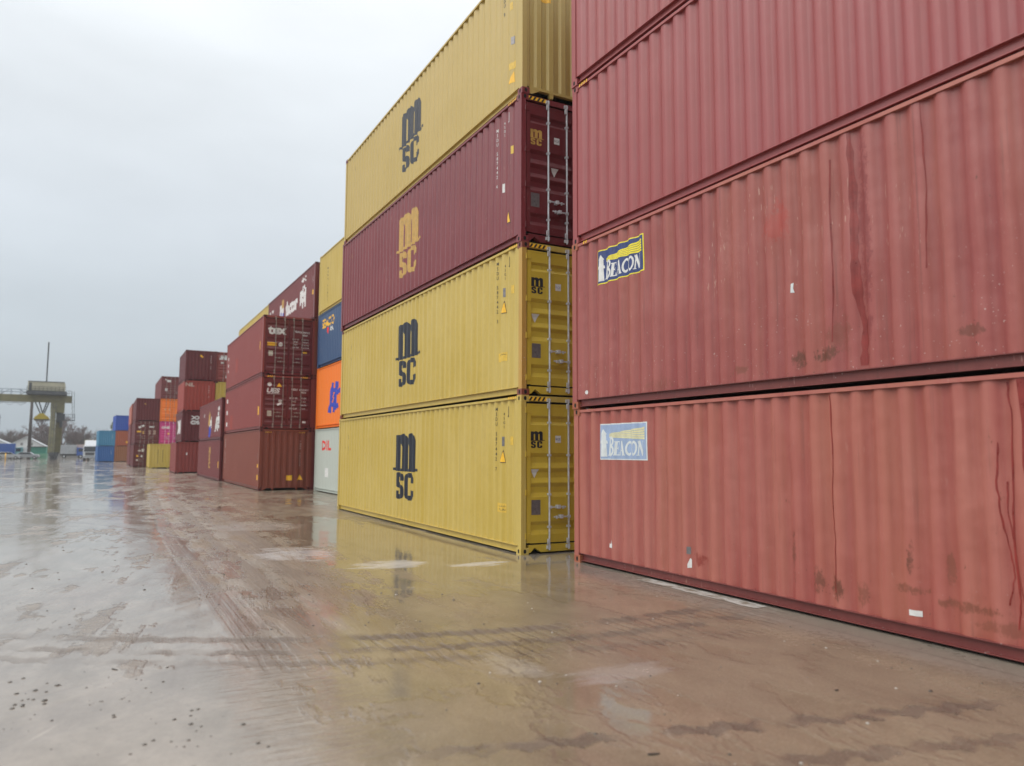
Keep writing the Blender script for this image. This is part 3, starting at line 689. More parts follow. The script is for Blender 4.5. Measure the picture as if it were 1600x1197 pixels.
for q in range(4):
    d.door_mark('code_marking', 'white', text(['MAX GR', 'TARE', 'NET', 'CU CAP'][q], .062, 0, 0, .02), 1.55, 1.80-.125*q-(.02 if q > 1 else 0), True)
    d.door_mark('code_marking', 'white', text(['32 500 KG', '3 750 KG', '28 750 KG', '76.3 CU M'][q], .06, 0, 0, .02), 2.0, 1.80-.125*q-(.02 if q > 1 else 0), True)
d.door_mark('sticker', 'warn', rect(-.1, .1, -.04, .04), 2.0, 1.17, True)
d = D[1]
d.door_mark('sticker', 'white', disc(0, 0, .10), .38, 2.14); d.door_mark('warning_triangle', 'warn', [([(-.12, -.09), (.12, -.09), (0, .11)], 0)], .83, 2.13)
d.door_mark('lettering', 'white', text('UES', .21, 0, 0, .05, 1.25, .2)+rect(-.3, .3, -.16, -.14), .56, 1.85); d.door_mark('sticker', 'white', xf(rect(-.12, .12, -.05, .05), rot=.5)+xf(rect(-.08, .08, -.05, .05), dx=.03, dy=.14), .86, 1.22)
d.door_mark('data_plate', 'beige', rect(-.10, .10, -.13, .13), .40, .75)
d.door_mark('code_marking', 'white', text('UESU', .09, 0, 0, .03), 1.55, 1.93, True); d.door_mark('code_marking', 'white', text('493218 7', .085, 0, 0, .03), 2.0, 1.92, True); d.door_mark('code_marking', 'white', text('45G1', .085, 0, 0, .03), 1.98, 1.80, True)
for q in range(4):
    d.door_mark('code_marking', 'white', text(['MAX GR', 'TARE', 'NET', 'CU CAP'][q], .075, 0, 0, .02), 1.52, 1.52-.17*q, True)
    d.door_mark('code_marking', 'white', text(['32 500', '3 830', '28 670', '76.4'][q], .07, 0, 0, .02), 2.0, 1.52-.17*q, True)
d.door_mark('sticker', 'white', rect(-.08, .08, -.05, .05), 2.05, .36, True)

# ---- T: tops of the second row, seen above D, on the hidden tiers that carry them
TG = 'containers of the second row behind the three-high stack'
for k, (b, H) in enumerate([('wine', 2.896), ('brick', 2.591), ('brown', 2.896)]):
    z = (0, 2.896, 5.487)[k]
    Container('shipping_container', ('lowest', 'middle', 'third')[k]+' dark red container hidden behind the three-high tex stack', CX+.04, 36.9, z, H, body=b, near='closed', detail=0, group=TG)
    Container('shipping_container', ('lowest', 'middle', 'third')[k]+' dark container hidden under the far yellow one of the second row', CX+.04, 49.3, z, H, body='wine', near='closed', detail=0, group=TG)
T = Container('shipping_container', 'wine red container high above the tex doors with large white letters on its side', CX, 36.95, 8.383, 2.896, body='wine', near='closed', detail=1, group=TG, castmat='dark_wine')
def ty(y): return y-36.95
T.side('lettering', 'white', text('factor', .78, 0, 0, .06, 1.12), ty(42.4), 1.60)
T.side('logo', 'white', rect(-.6, .6, -.55, .35), ty(45.1), 1.75); T.side('logo', 'gold', [([(-.1, .1), (.6, .1), (.6, .6), (.1, .6)], .002)], ty(45.1), 1.75); T.side('logo', 'blue_ink', rect(-.2, .1, -.5, -.1, .002)+rect(.4, .55, -.5, -.2, .002), ty(45.1), 1.75)
T.side('lettering', 'white', text('SM', .85, 0, 0, .10, .95), ty(39.7), 1.5); T.side('lettering', 'white', text('40 HC', .26, 0, .25, .06)+text('cut', .25, 0, -.15, .06), ty(39.5), 2.25)
T.side('lettering', 'white', text('B-7', .4, 0, 0, .04, 1.6), ty(48.2), 2.0); T.side('sticker', 'warn', rect(-.1, .1, -.12, .12), .55, 1.45); T.side('code_marking', 'white', vtext('45G1', .07, 0, 0, 1.5), .5, 2.1)
Container('shipping_container', 'far yellow container showing only its upper edge above the tex container', CX+.02, 49.35, 8.383, 2.896, body='yellow', near='closed', detail=0, group=TG)

# ---- E: two high, behind D
E1 = Container('shipping_container', 'wine red container on the ground with upright gold letters, left of the red-brown one', 6.22, 49.35, 0, 2.591, body='wine', near='closed', detail=1, group='two-high stack beyond the tex doors', castmat='dark_wine')
E2 = Container('shipping_container', 'wine red container with big white letters and a blue and yellow leaf', 6.22, 49.35, 2.591, 2.591, body='wine', near='closed', detail=1, group='two-high stack beyond the tex doors', castmat='dark_wine')
def ey(y): return y-49.35
E1.side('lettering', 'gold', vtext('MSC', .42, 0, 0, 1.15, .06, 2.2), ey(54.6), 1.4); E1.side('warning_triangle', 'warn', rect(-.15, .15, -.2, .2), ey(50.2), 1.0)
E2.side('lettering', 'white', text('A', .85, 2.45, -.2, .07, 1.7)+text('tai', .72, -1.2+.4, -.02, .08, 1.35), ey(54.0)+0, 1.2)
E2.side('lettering', 'white', text('g', .85, 0, 0, .12, 1.8), ey(50.9), 1.05); E2.side('lettering', 'white', text('40', .28, 0, 0, .1, 1.6), ey(50.7), 1.95); E2.side('lettering', 'white', rect(-.3, .3, -.12, .12), ey(50.8), 1.62)
E2.side('lettering', 'white', text('a', .3, 0, 0, .06, 2), ey(58.4), 1.78)
E2.side('logo', 'gold', [([(-.6, .0), (.3, .0), (.5, .7), (0, .95), (-.5, .6)], .001)], ey(55.4), 1.0); E2.side('logo', 'blue_ink', [([(-.7, -.7), (.1, -.8), (.6, -.3), (.2, 0), (-.5, -.1)], .001)], ey(55.0), .95)

# ---- F: short containers, four high, two columns
FG = 'containers of the four-high stack beyond the two-high one'
FX, FY = 5.60, 68.3
fs = [('brick', 'red container on the ground with a small white latch mark', -.42, -.0),
      ('dark_wine', 'dark wine container with white diamond letters, second up beyond the two-high stack', -.05, 0),
      ('scarlet', 'scarlet corrugated-end container, third up in the four-high stack', 0, 0),
      ('dark_wine', 'dark wine container with a small yellow sticker on its blank end, topmost there', .03, 0)]
Fc = []
for k, (b, lab, dx, dy) in enumerate(fs):
    c = Container('shipping_container', lab, FX+dx, FY+dy, 2.591*k, 2.591, 6.058, body=b, near='closed', detail=1, group=FG, castmat='dark_wine'); Fc.append(c)
Fc[3].end_mark('sticker', 'warn', xf(rect(-.13, .13, -.07, .07), rot=-.7), 1.25, 2.1); Fc[3].end_mark('code_marking', 'white', vtext('CAXU 33', .1, 0, 0, 1.8), 2.0, 1.6)
Fc[2].end_mark('lettering', 'pinkish', text('NL', .3, 0, 0, .05, 1.4), .45, 2.25); Fc[2].end_mark('code_marking', 'white', vtext('TRHU 3', .1, 0, 0, 1.8), 1.95, 1.7)
Fc[1].end_mark('lettering', 'white', text('XX', .28, 0, .2, .06, 1.5)+text('CMA', .28, 0, -.2, .1, 1.1), 1.15, 1.85); Fc[1].side('lettering', 'white', text('XI', .9, 0, 0, .14, 1.8), 3.0, 1.3)
Fc[0].end_mark('latch', 'white', rect(-.05, .05, -.1, .1), .85, 1.6)
for k, b in enumerate(['wine', 'brick', 'yellow', 'brick']):
    c = Container('shipping_container', ['wine red container hidden low behind the two-high stack', 'red container hidden second up behind the two-high stack', 'small yellow container end peeping between the scarlet one and the tex stack', 'brick red container with white lettered doors beside the top dark wine one'][k], FX+2.50, FY+.15, 2.591*k, 2.591, 6.058, body=b, near='door' if k == 3 else 'closed', detail=1, group=FG, castmat='dark_wine', rod='rod_red')
c.door_mark('lettering', 'white', text('UNIT', .34, 0, 0, .09, .9), .62, 2.15-.05); c.door_mark('lettering', 'white', text('XT', .34, 0, 0, .09, .9), 1.6, 2.1, True)
c.door_mark('sticker', 'white', rect(-.1, .1, -.08, .08), .45, 1.65); c.door_mark('sticker', 'white', rect(-.1, .1, -.07, .07), .95, 1.62); c.door_mark('sticker', 'white', rect(-.14, .14, -.1, .1), .9, .45)

# ---- G
GG = 'containers of the coloured stack in the middle distance'
GX, GY = 2.85, 94.1
Gs = [('dark_wine', 'door', GX-.05, GY, 0, 'dark wine container on the ground left of the short yellow one'),
      ('dark_wine', 'door', GX, GY, 2.591, 'dark wine container whose doors carry white and orange marks, left of the pink one'),
      ('dark_wine', 'closed', GX+.02, GY, 5.182, 'plain dark wine container capping the left column beside the orange doors'),
      ('yellow', 'closed', 4.15, 88.0, 0, 'short yellow container standing forward on the ground under the pink one'),
      ('wine', 'closed', GX+2.5, GY+.1, 0, 'wine red container on the ground hidden behind the short yellow one'),
      ('pink', 'door', GX+2.50, GY, 2.591, 'magenta pink container with white markings under the orange one'),
      ('orange', 'door', GX+2.48, GY, 5.182, 'orange container with closed doors between pink and dark red ones'),
      ('wine', 'door', GX+2.46, GY, 7.773, 'dark red container with a white mark on its door, highest of the coloured stack')]
G = []
for b, near, x, y, z, lab in Gs:
    G.append(Container('shipping_container', lab, x, y, z, 2.591, 6.058 if b == 'yellow' else 12.192, body=b, near=near, detail=1, group=GG, rod='rod_red' if b != 'pink' else 'steel'))
for k, (b, lab) in enumerate([('wine', 'wine red container behind the left column of the coloured stack, at ground level'), ('wine', 'wine red container behind the left column of the coloured stack, second up'), ('salmon', 'salmon container peeping out behind the top of the left column of the coloured stack')]):
    Container('shipping_container', lab, GX-.1, GY+12.3, 2.591*k, 2.591, body=b, near='closed', detail=0, group=GG)
g = G[0]
g.door_mark('sticker', 'white', rect(-.12, .12, -.16, .16), .95, 1.9); g.door_mark('sticker', 'white', rect(-.14, .14, -.06, .06), .6, 1.85); g.door_mark('sticker', 'warn', rect(-.1, .1, -.1, .1), .40, 1.28); g.door_mark('sticker', 'white', rect(-.09, .09, -.08, .08), .40, .8); g.door_mark('sticker', 'faded_white', rect(-.08, .08, -.12, .12), .85, 1.25)
g = G[1]
g.door_mark('sticker', 'white', xf(rect(-.14, .14, -.1, .1), rot=.5)+xf(rect(-.12, .12, -.1, .1), dx=.3, dy=.15, rot=.5), .5, 1.9); g.door_mark('sticker', 'warn', rect(-.22, .22, -.08, .08), .42, 1.4); g.door_mark('sticker', 'gold', rect(-.08, .08, -.15, .15), .85, 1.3)
g.door_mark('sticker', 'faded_white', rect(-.25, .25, -.07, .07), 1.7, 1.95, True)
for q in range(3): g.door_mark('code_marking', 'pinkish', rect(-.12, .12, -.05, .05), 1.5, 1.5-.17*q, True); g.door_mark('code_marking', 'pinkish', rect(-.12, .12, -.05, .05), 2.0, 1.5-.17*q, True)
G[2].end_mark('sticker', 'gold', xf(rect(-.1, .1, -.05, .05), rot=-.7), .9, 1.95)
G[3].end_mark('lettering', 'ink', vtext('IIIIII', .2, -.22, 0, 1.3, .04)+vtext('IIIII', .2, .22, .05, 1.3, .04), 1.05, 1.25)
G[5].door_mark('lettering', 'white', text('ONE', .24, 0, 0, .06, 1.2), .62, 1.9)
for q in range(3): G[5].door_mark('code_marking', 'pinkish', text('0000', .11, 0, 0, .03), 1.75, 1.75-.25*q, True)
G[5].door_mark('sticker', 'warn', rect(-.1, .1, -.1, .1), .95, 1.2)
for xx in (.5, .95): G[6].door_mark('sticker', 'faded_yellow', xf(rect(-.1, .1, -.04, .04), rot=-.5), xx, 1.35)
G[7].door_mark('sticker', 'white', rect(-.2, .2, -.12, .12)+xf(rect(-.12, .12, -.05, .05), dx=-.3, dy=.15, rot=-.5), .8, 2.05); G[7].door_mark('sticker', 'faded_white', rect(-.12, .12, -.15, .15), .55, 1.05)

# ---- H: blue and rust coloured short containers, slightly skewed
HG = 'containers of the farthest low stack'
HY = 142.0; rr = math.radians(3.6)
Hs = [('blue', -1.06, 0, 0, 'blue container on the ground at the far left end of the containers'), ('teal', -1.0, 0, 2.591, 'light blue container upon the blue one at the far left end'),
      ('tan_brown', 1.42, .15, 0, 'tan brown container on the ground right of the far blue one'), ('rust_orange', 1.46, .15, 2.591, 'rusty orange container between the tan brown and the royal blue one'),
      ('royal', 1.38, .15, 5.182, 'royal blue container on top of the rusty orange one')]
for b, x, dy, z, lab in Hs:
    c = Container('shipping_container', lab, x, HY+dy, z, 2.591, 6.058, body=b, near='closed', detail=1, group=HG, rot=rr)
    if b in ('rust_orange',): c.end_mark('sticker', 'warn', rect(-.15, .15, -.15, .15), 1.75, .7)
    c.end_mark('code_marking', 'faded_white', vtext('22G1', .14, 0, 0, 1.5), 2.0, 1.6)

# ------------------------------------------------------------------ ground
t = NT('wet muddy yard')
pos = t.n('ShaderNodeNewGeometry').outputs['Position']; sp = t.n('ShaderNodeSeparateXYZ', Vector=pos); X, Yp = sp.outputs['X'], sp.outputs['Y']
nb = t.noise(t.map(pos, (.9, .35, 1)), .55, 5, .6)                       # big wet / mud patches
nm = t.noise(t.map(pos, (1, .6, 1)), 1.9, 5, .62, .3)
nf = t.noise(pos, 14, 5, .7); ng = t.noise(pos, 70, 3, .6)
brown = t.mix(t.rng(nm, .35, .65), (.150, .121, .079), (.228, .186, .124))
grey = t.mix(t.rng(nm, .35, .65), (.20, .170, .135), (.285, .245, .20))
leftness = t.rng(t.math('ADD', X, t.math('MULTIPLY', t.math('SUBTRACT', nb, .5), 3.0)), 2.6, .6, 0, 1, True)
far = t.rng(Yp, 26, 60)
col = t.mix(t.math('MAXIMUM', leftness, far), brown, grey)
red = t.rng(t.noise(t.map(pos, (.5, .22, 1), (9, 3, 0)), .8, 3), .53, .66)
col = t.mix(t.math('MULTIPLY', red, .16), col, (.24, .13, .09))
col = t.mix(t.math('MULTIPLY', t.rng(nf, .5, .75), .25), col, (.07, .05, .038))
def band(v, c, w, soft):                                     # 1 inside |v-c|<w
    return t.rng(t.math('ABSOLUTE', t.math('SUBTRACT', v, c)), w, w+soft, 1, 0, True)
# wheel tracks running along the stacks
wob = t.math('MULTIPLY', t.math('SUBTRACT', t.noise(t.map(pos, (0, 1, 0)), .09, 1), .5), .35)
xt = t.math('ADD', t.math('SUBTRACT', X, t.math('MULTIPLY', t.math('POWER', t.math('MAXIMUM', t.math('SUBTRACT', Yp, 16), 0), 1.5), .006)), wob)
yfade = t.math('MULTIPLY', t.rng(Yp, 6.4, 8.6, 0, 1, True), t.rng(Yp, 34, 48, 1, 0, True))
brk = t.rng(t.noise(t.map(pos, (2.2, .7, 1), (1, 9, 0)), 1.0, 4, .6), .36, .58)
tr1 = t.math('MULTIPLY', t.math('MULTIPLY', t.math('MAXIMUM', band(xt, 1.66, .13, .12), band(xt, 2.34, .12, .16)), yfade), brk)
trd = t.math('MULTIPLY', t.math('MAXIMUM', band(xt, 1.34, .10, .12), t.math('MAXIMUM', band(xt, 2.0, .12, .14), band(xt, 2.75, .2, .3))), yfade)
groove = t.noise(t.map(pos, (22, .30, 1)), 1.0, 3, .6)
groove2 = t.noise(t.map(pos, (8, .20, 1), (3, 1, 0)), 1.0, 4, .65)
smear = t.noise(t.map(t.n('ShaderNodeVectorRotate', Vector=pos, Angle=.16, _rotation_type='Z_AXIS').outputs[0], (3.2, .16, 1), (3, 2, 0)), 1.0, 5, .7)
smear = t.math('ADD', .5, t.math('MULTIPLY', t.math('SUBTRACT', smear, .5), t.math('MULTIPLY', t.rng(X, 3.6, 2.2, .22, 1), t.rng(Yp, 5.5, 8.5, .3, 1))))   # long smears left by many wheels
# wide turning marks sweeping over the left of the yard
rad = t.math('SQRT', t.math('ADD', t.math('POWER', t.math('ADD', X, 7.5), 2.), t.math('POWER', t.math('SUBTRACT', Yp, 16.5), 2.)))
turn = t.n('ShaderNodeCombineXYZ', X=t.math('MULTIPLY', rad, 5.0), Y=t.math('MULTIPLY', X, .25)).outputs[0]
turnn = t.rng(t.noise(turn, 1.0, 4, .6), .46, .62)
arcs = t.math('MAXIMUM', t.math('MAXIMUM', band(rad, 8.3, .14, .22), band(rad, 9.2, .16, .22)), t.math('MAXIMUM', band(rad, 10.3, .12, .2), t.math('MAXIMUM', band(rad, 11.2, .12, .2), band(rad, 12.6, .15, .2))))
turn = t.math('MULTIPLY', t.math('ADD', t.math('MULTIPLY', turnn, .4), t.math('MULTIPLY', t.math('MULTIPLY', arcs, brk), .9)), t.math('MULTIPLY', t.rng(rad, 6.0, 7.5), t.rng(rad, 14, 12.8)))
turn = t.math('MULTIPLY', turn, t.rng(X, 2.6, 1.0))
col = t.mix(t.math('MULTIPLY', tr1, .75), col, t.mix(groove, (.14, .11, .085), (.40, .36, .31)))
col = t.mix(t.math('MULTIPLY', trd, .65), col, (.125, .083, .056))
col = t.mix(t.math('MULTIPLY', t.rng(smear, .52, .66), .40), col, (.13, .095, .07))
col = t.mix(t.math('MULTIPLY', t.rng(smear, .46, .34), .30), col, (.33, .29, .245))
col = t.mix(t.math('MULTIPLY', turn, .42), col, (.12, .10, .085))
# wheel prints crossing in an arc
d0 = t.math('SUBTRACT', Yp, t.math('ADD', 6.38, t.math('MULTIPLY', t.math('POWER', t.math('ABSOLUTE', t.math('SUBTRACT', X, 5.4)), 2.), .0593)))
zig = t.math('ADD', t.math('MULTIPLY', t.math('SUBTRACT', t.math('PINGPONG', t.math('ADD', X, t.math('MULTIPLY', nf, .22)), .15), .075), .5), t.math('MULTIPLY', t.math('SUBTRACT', nf, .5), .16))
d0z = t.math('ADD', d0, zig)
nbk = t.rng(t.noise(t.map(pos, (1.2, 1.2, 1), (4, 4, 0)), 1.3, 3), .42, .52)
cr1 = t.math('MULTIPLY', t.math('MAXIMUM', t.math('MAXIMUM', band(d0z, 0, .05, .09), band(d0z, .52, .06, .10)), t.math('MULTIPLY', band(d0z, -.42, .045, .09), .7)), t.math('MULTIPLY', t.rng(nbk, 0, 1, .25, 1), t.rng(X, -1, 2.5, .6, 1)))
d1 = t.math('ADD', t.math('SUBTRACT', Yp, t.math('SUBTRACT', 4.95, t.math('MULTIPLY', X, .27))), t.math('MULTIPLY', zig, 1.3))
cr2 = t.math('MULTIPLY', t.math('MULTIPLY', t.math('MAXIMUM', band(d1, 0, .05, .05), t.math('MULTIPLY', band(d1, -.62, .05, .05), .8)), t.rng(X, 1.4, 2.2)), nbk)
cross = t.math('MAXIMUM', cr1, cr2)
col = t.mix(t.math('MULTIPLY', cross, .72), col, (.085, .060, .048))
# pale patches mixed into the ground colour, mainly by the yellow stack
patchn = t.noise(t.map(pos, (1.0, 3.2, 1), (2, 5, 0)), 1.6, 6, .68)
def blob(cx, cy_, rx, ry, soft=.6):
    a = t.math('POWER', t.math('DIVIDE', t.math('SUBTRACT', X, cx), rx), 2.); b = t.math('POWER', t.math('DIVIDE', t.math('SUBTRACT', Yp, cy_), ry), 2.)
    d = t.math('ADD', t.math('ADD', a, b), t.math('MULTIPLY', t.math('SUBTRACT', patchn, .5), 6.0)); return t.rng(d, 1.6, .2, 0, 1, True)
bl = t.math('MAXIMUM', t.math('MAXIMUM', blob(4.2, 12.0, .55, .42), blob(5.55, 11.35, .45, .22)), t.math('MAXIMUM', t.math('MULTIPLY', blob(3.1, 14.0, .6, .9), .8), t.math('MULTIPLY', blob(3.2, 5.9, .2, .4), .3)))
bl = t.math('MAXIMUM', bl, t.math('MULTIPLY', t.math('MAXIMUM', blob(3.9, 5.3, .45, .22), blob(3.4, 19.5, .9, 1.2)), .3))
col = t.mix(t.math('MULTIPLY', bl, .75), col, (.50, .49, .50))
# bare wet concrete along the row
conc = t.rng(t.math('ADD', X, t.math('MULTIPLY', nm, .5)), 6.55, 6.9)
conc = t.math('MULTIPLY', conc, t.rng(Yp, 24, 26, 1, 0))
col = t.mix(t.math('MULTIPLY', conc, .8), col, t.mix(t.rng(nf, .3, .7), (.15, .13, .11), (.25, .225, .19)))
ln = t.math('MULTIPLY', band(t.math('ADD', X, t.math('MULTIPLY', t.math('SUBTRACT', t.noise(pos, 3, 4), .5), .05)), 6.80, .007, .008), t.rng(Yp, 8.6, 9.0, 1, 0))
col = t.mix(t.math('MULTIPLY', ln, .8), col, (.03, .025, .02))
# matte mud islands between the tracks
mudn = t.noise(t.map(pos, (2.6, .45, 1), (7, 3, 0)), 1.0, 6, .68)
mud = t.math('MULTIPLY', t.math('MULTIPLY', t.rng(mudn, .50, .60), t.math('MULTIPLY', t.rng(xt, .9, 1.5), t.rng(xt, 3.4, 4.6, 1, 0))), t.math('MULTIPLY', t.rng(Yp, 6.6, 9), t.rng(Yp, 28, 50, 1, 0)))
col = t.mix(t.math('MULTIPLY', mud, .6), col, t.mix(nf, (.15, .095, .062), (.24, .165, .115)))
scr = t.noise(t.map(t.n('ShaderNodeVectorRotate', Vector=pos, Angle=.5, _rotation_type='Z_AXIS').outputs[0], (14, .9, 1)), 1.0, 3, .6)
scr = t.math('MULTIPLY', t.rng(scr, .62, .70), t.rng(nm, .48, .62))
col = t.mix(t.math('MULTIPLY', scr, .30), col, (.42, .37, .31))
spk = t.noise(pos, 46, 2, .7)
col = t.mix(t.math('MULTIPLY', t.rng(spk, .58, .70), t.rng(X, .4, 2.0, .10, .34)), col, (.40, .35, .29))
col = t.mix(t.math('MULTIPLY', t.rng(spk, .42, .30), t.rng(X, .4, 2.0, .10, .40)), col, (.055, .042, .032))
# standing water is a mirror, the mud film beside it is duller and grainy, with a sharp shore between
wetn = t.math('ADD', t.math('ADD', t.math('MULTIPLY', nb, .50), t.math('MULTIPLY', nm, .28)), t.math('MULTIPLY', smear, .22))
wetn = t.math('ADD', wetn, t.rng(X, .8, 2.2, -.035, .02))
wetn = t.math('SUBTRACT', wetn, t.math('MULTIPLY', t.math('MULTIPLY', t.rng(Yp, 8.2, 6.6), t.rng(X, 2.0, .9)), .07))
wetn = t.math('SUBTRACT', wetn, t.math('MULTIPLY', t.math('MULTIPLY', t.rng(Yp, 8.0, 9.8), t.rng(Yp, 20, 16)), t.math('MULTIPLY', t.rng(X, 2.8, 3.8), .075)))
film = t.rng(wetn, .485, .515, 0, 1, True)
deep = t.rng(wetn, .44, .56, 0, 1)
col = t.mix(t.math('MULTIPLY', film, .22), col, t.mix(nf, (.12, .085, .06), (.26, .20, .145)))
shore = t.math('MULTIPLY', t.math('MULTIPLY', band(wetn, .50, .004, .006), t.rng(nf, .35, .6)), t.rng(X, 3.4, 2.0, .25, 1))
col = t.mix(t.math('MULTIPLY', shore, .45), col, (.10, .072, .05))
rough = t.rng(deep, 0, 1, .045, .14)
rough = t.math('ADD', rough, t.math('MULTIPLY', film, t.rng(nf, .3, .7, .02, .12)))
rough = t.math('ADD', rough, t.math('MULTIPLY', t.math('MULTIPLY', t.rng(X, 5.4, 7.0), t.rng(Yp, 11, 9)), .14))
rough = t.math('ADD', rough, t.math('MULTIPLY', t.math('MAXIMUM', tr1, t.math('MULTIPLY', trd, .8)), .14))
rough = t.math('ADD', rough, t.math('MULTIPLY', cross, .24))
tread = t.math('MULTIPLY', t.math('MULTIPLY', t.rng(t.math('ABSOLUTE', d0), .75, .60), t.rng(t.n('ShaderNodeTexWave', Vector=t.map(pos, (1, .45, 1)), Scale=2.3, Distortion=2.5, Detail=3, Detail__Scale=2.5).outputs['Fac'], .55, .85)), t.math('MULTIPLY', t.rng(nbk, 0, 1, .2, 1), t.rng(X, .6, 2.4, .25, 1)))
col = t.mix(t.math('MULTIPLY', tread, .22), col, (.10, .075, .058))
rough = t.math('ADD', rough, t.math('MULTIPLY', tread, .08))
rough = t.math('ADD', rough, t.math('MULTIPLY', turn, .10))
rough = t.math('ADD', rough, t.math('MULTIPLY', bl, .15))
rough = t.math('ADD', rough, t.math('MULTIPLY', mud, .22))
dull = t.math('MAXIMUM', t.math('MAXIMUM', mud, t.math('MULTIPLY', cross, .6)), t.math('MAXIMUM', t.math('MULTIPLY', film, .30), t.math('MULTIPLY', t.math('MULTIPLY', t.rng(X, 2.2, 5.0), t.rng(Yp, 10.5, 8)), .38)))
cw = t.math('SUBTRACT', 1.0, t.math('MULTIPLY', dull, .60))
h = t.math('ADD', t.math('MULTIPLY', nf, .012), t.math('MULTIPLY', ng, .0055))
h = t.math('MULTIPLY', h, t.rng(film, 0, 1, .06, .85))
h = t.math('ADD', h, t.math('MULTIPLY', t.math('MULTIPLY', t.math('MAXIMUM', tr1, trd), t.math('ADD', groove, groove2)), .010))
h = t.math('ADD', h, t.math('MULTIPLY', smear, .010))
h = t.math('ADD', h, t.math('MULTIPLY', film, .0025))
h = t.math('SUBTRACT', h, t.math('MULTIPLY', t.math('MULTIPLY', cross, t.rng(nf, .3, .7, .4, 1.2)), .009))
h = t.math('SUBTRACT', h, t.math('MULTIPLY', turn, .004))
h = t.math('SUBTRACT', h, t.math('MULTIPLY', tread, .006))
rip = t.noise(t.map(pos, (2.2, 15, 1)), 1.0, 4, .6, .6)
h = t.math('ADD', h, t.math('MULTIPLY', t.math('MULTIPLY', rip, t.math('ADD', t.math('MULTIPLY', band(X, 1.35, .25, .5), band(Yp, 5.6, 1.2, 1.2)), .10)), .014))
h = t.math('ADD', h, t.math('MULTIPLY', t.noise(t.map(pos, (1, .5, 1)), 1.1, 2), .016))
bmp = t.n('ShaderNodeBump', Height=h, Strength=1.0, Distance=1.0)
cb = t.n('ShaderNodeBump', Height=t.math('MULTIPLY', h, .45), Strength=1.0, Distance=1.0)
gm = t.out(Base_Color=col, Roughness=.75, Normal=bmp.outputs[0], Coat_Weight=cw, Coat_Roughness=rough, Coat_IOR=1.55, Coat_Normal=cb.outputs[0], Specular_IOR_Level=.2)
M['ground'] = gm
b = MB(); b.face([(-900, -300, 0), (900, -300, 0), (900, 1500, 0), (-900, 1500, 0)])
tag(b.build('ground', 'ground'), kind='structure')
# pale broken slab between the yard and the red wall
t = NT('pale worn concrete'); co = t.n('ShaderNodeNewGeometry').outputs['Position']
n1 = t.noise(t.map(co, (6, 2, 1)), 1.5, 5, .7)
c_ = t.mix(t.rng(n1, .42, .55), (.20, .17, .13), (.46, .45, .42))
M['slab'] = t.out(Base_Color=c_, Roughness=.35, Normal=t.n('ShaderNodeBump', Height=n1, Strength=.5, Distance=.02).outputs[0])
rnd = random.Random(5)
b = MB(); pl = [(6.90+rnd.uniform(-.02, .02), 8.95-.19*i) for i in range(13)]
for (a0, b0), (a1, b1) in zip(pl, pl[1:]): b.face([(a0, b0, .004), (a1, b1, .004), (7.13, b1, .004), (7.13, b0, .004)])
tag(b.build('concrete_strip', 'slab'), kind='structure')
# stones and grit
b = MB(); rnd = random.Random(3)
def stone(b, x, y, r, flat=.6):
    n = 6; z = 0; a0 = rnd.random()*6; i = len(b.v)
    for zz, k in ((-.1, 1.0), (.45, .9), (.95, .35)):
        for j in range(n):
            a = a0+6.283*j/n; q = r*k*rnd.uniform(.75, 1.15); b.v.append((x+q*math.cos(a)*1.2, y+q*math.sin(a), r*flat*zz))
    for l in range(2):
        for j in range(n): b.f.append((i+l*n+j, i+l*n+(j+1) % n, i+(l+1)*n+(j+1) % n, i+(l+1)*n+j)); b.mi.append(b.cur)
    b.f.append(tuple(i+2*n+j for j in range(n))); b.mi.append(b.cur)
for k in range(44):
    x, y = rnd.gauss(-.05, .42), rnd.gauss(6.3, .55); stone(b, x, y, abs(rnd.gauss(.0035, .0035))+.003)
for k in range(18): stone(b, rnd.gauss(-.42, .12), rnd.gauss(6.9, .25), abs(rnd.gauss(.008, .004))+.004)
for k in range(22): stone(b, rnd.uniform(.3, 1.0), rnd.uniform(4.9, 6.0), abs(rnd.gauss(.006, .003))+.003)
for k in range(120): stone(b, rnd.uniform(2, 6.6), rnd.uniform(3.0, 10.5), abs(rnd.gauss(.005, .003))+.002)
for k in range(60): stone(b, rnd.uniform(-1.5, 4), rnd.uniform(8, 20), abs(rnd.gauss(.009, .004))+.003)
b.cur = 1
for k in range(26): stone(b, rnd.uniform(2.6, 6.6), rnd.uniform(3.2, 9.5), abs(rnd.gauss(.007, .003))+.003)
tag(b.build('gravel', None, mats=['stone', 'pale_stone'], smooth=True), 'small dark stones and grit scattered over the wet yard', 'gravel', kind='stuff')
def chip(x, y, l, w, rz, label, bend=.25):
    b = MB(); n = 6
    P = [(-l/2, -w*.3), (-l*.2, -w*.6), (l*.25, -w*.45), (l/2, -w*.15+bend*w), (l*.42, w*.4), (0, w*.45), (-l*.4, w*.35)]
    b.prism(P, 'z', .0, w*.45); o = b.build('debris', 'debris', loc=(x, y, .0005), bevel=.002); o.rotation_euler = (.05, .04, rz)
    tag(o, label, 'debris', 'bits of debris on the wet ground')
chip(3.05, 3.80, .085, .018, -.3, 'dark splinter lying on the brown mud at the bottom edge of the picture')
chip(5.12, 4.12, .05, .016, .2, 'small dark chip near the pale patch in front of the salmon container')
chip(.16, 7.35, .08, .014, -1.0, 'thin dark twig on the bright puddle left of the crossing wheel prints')
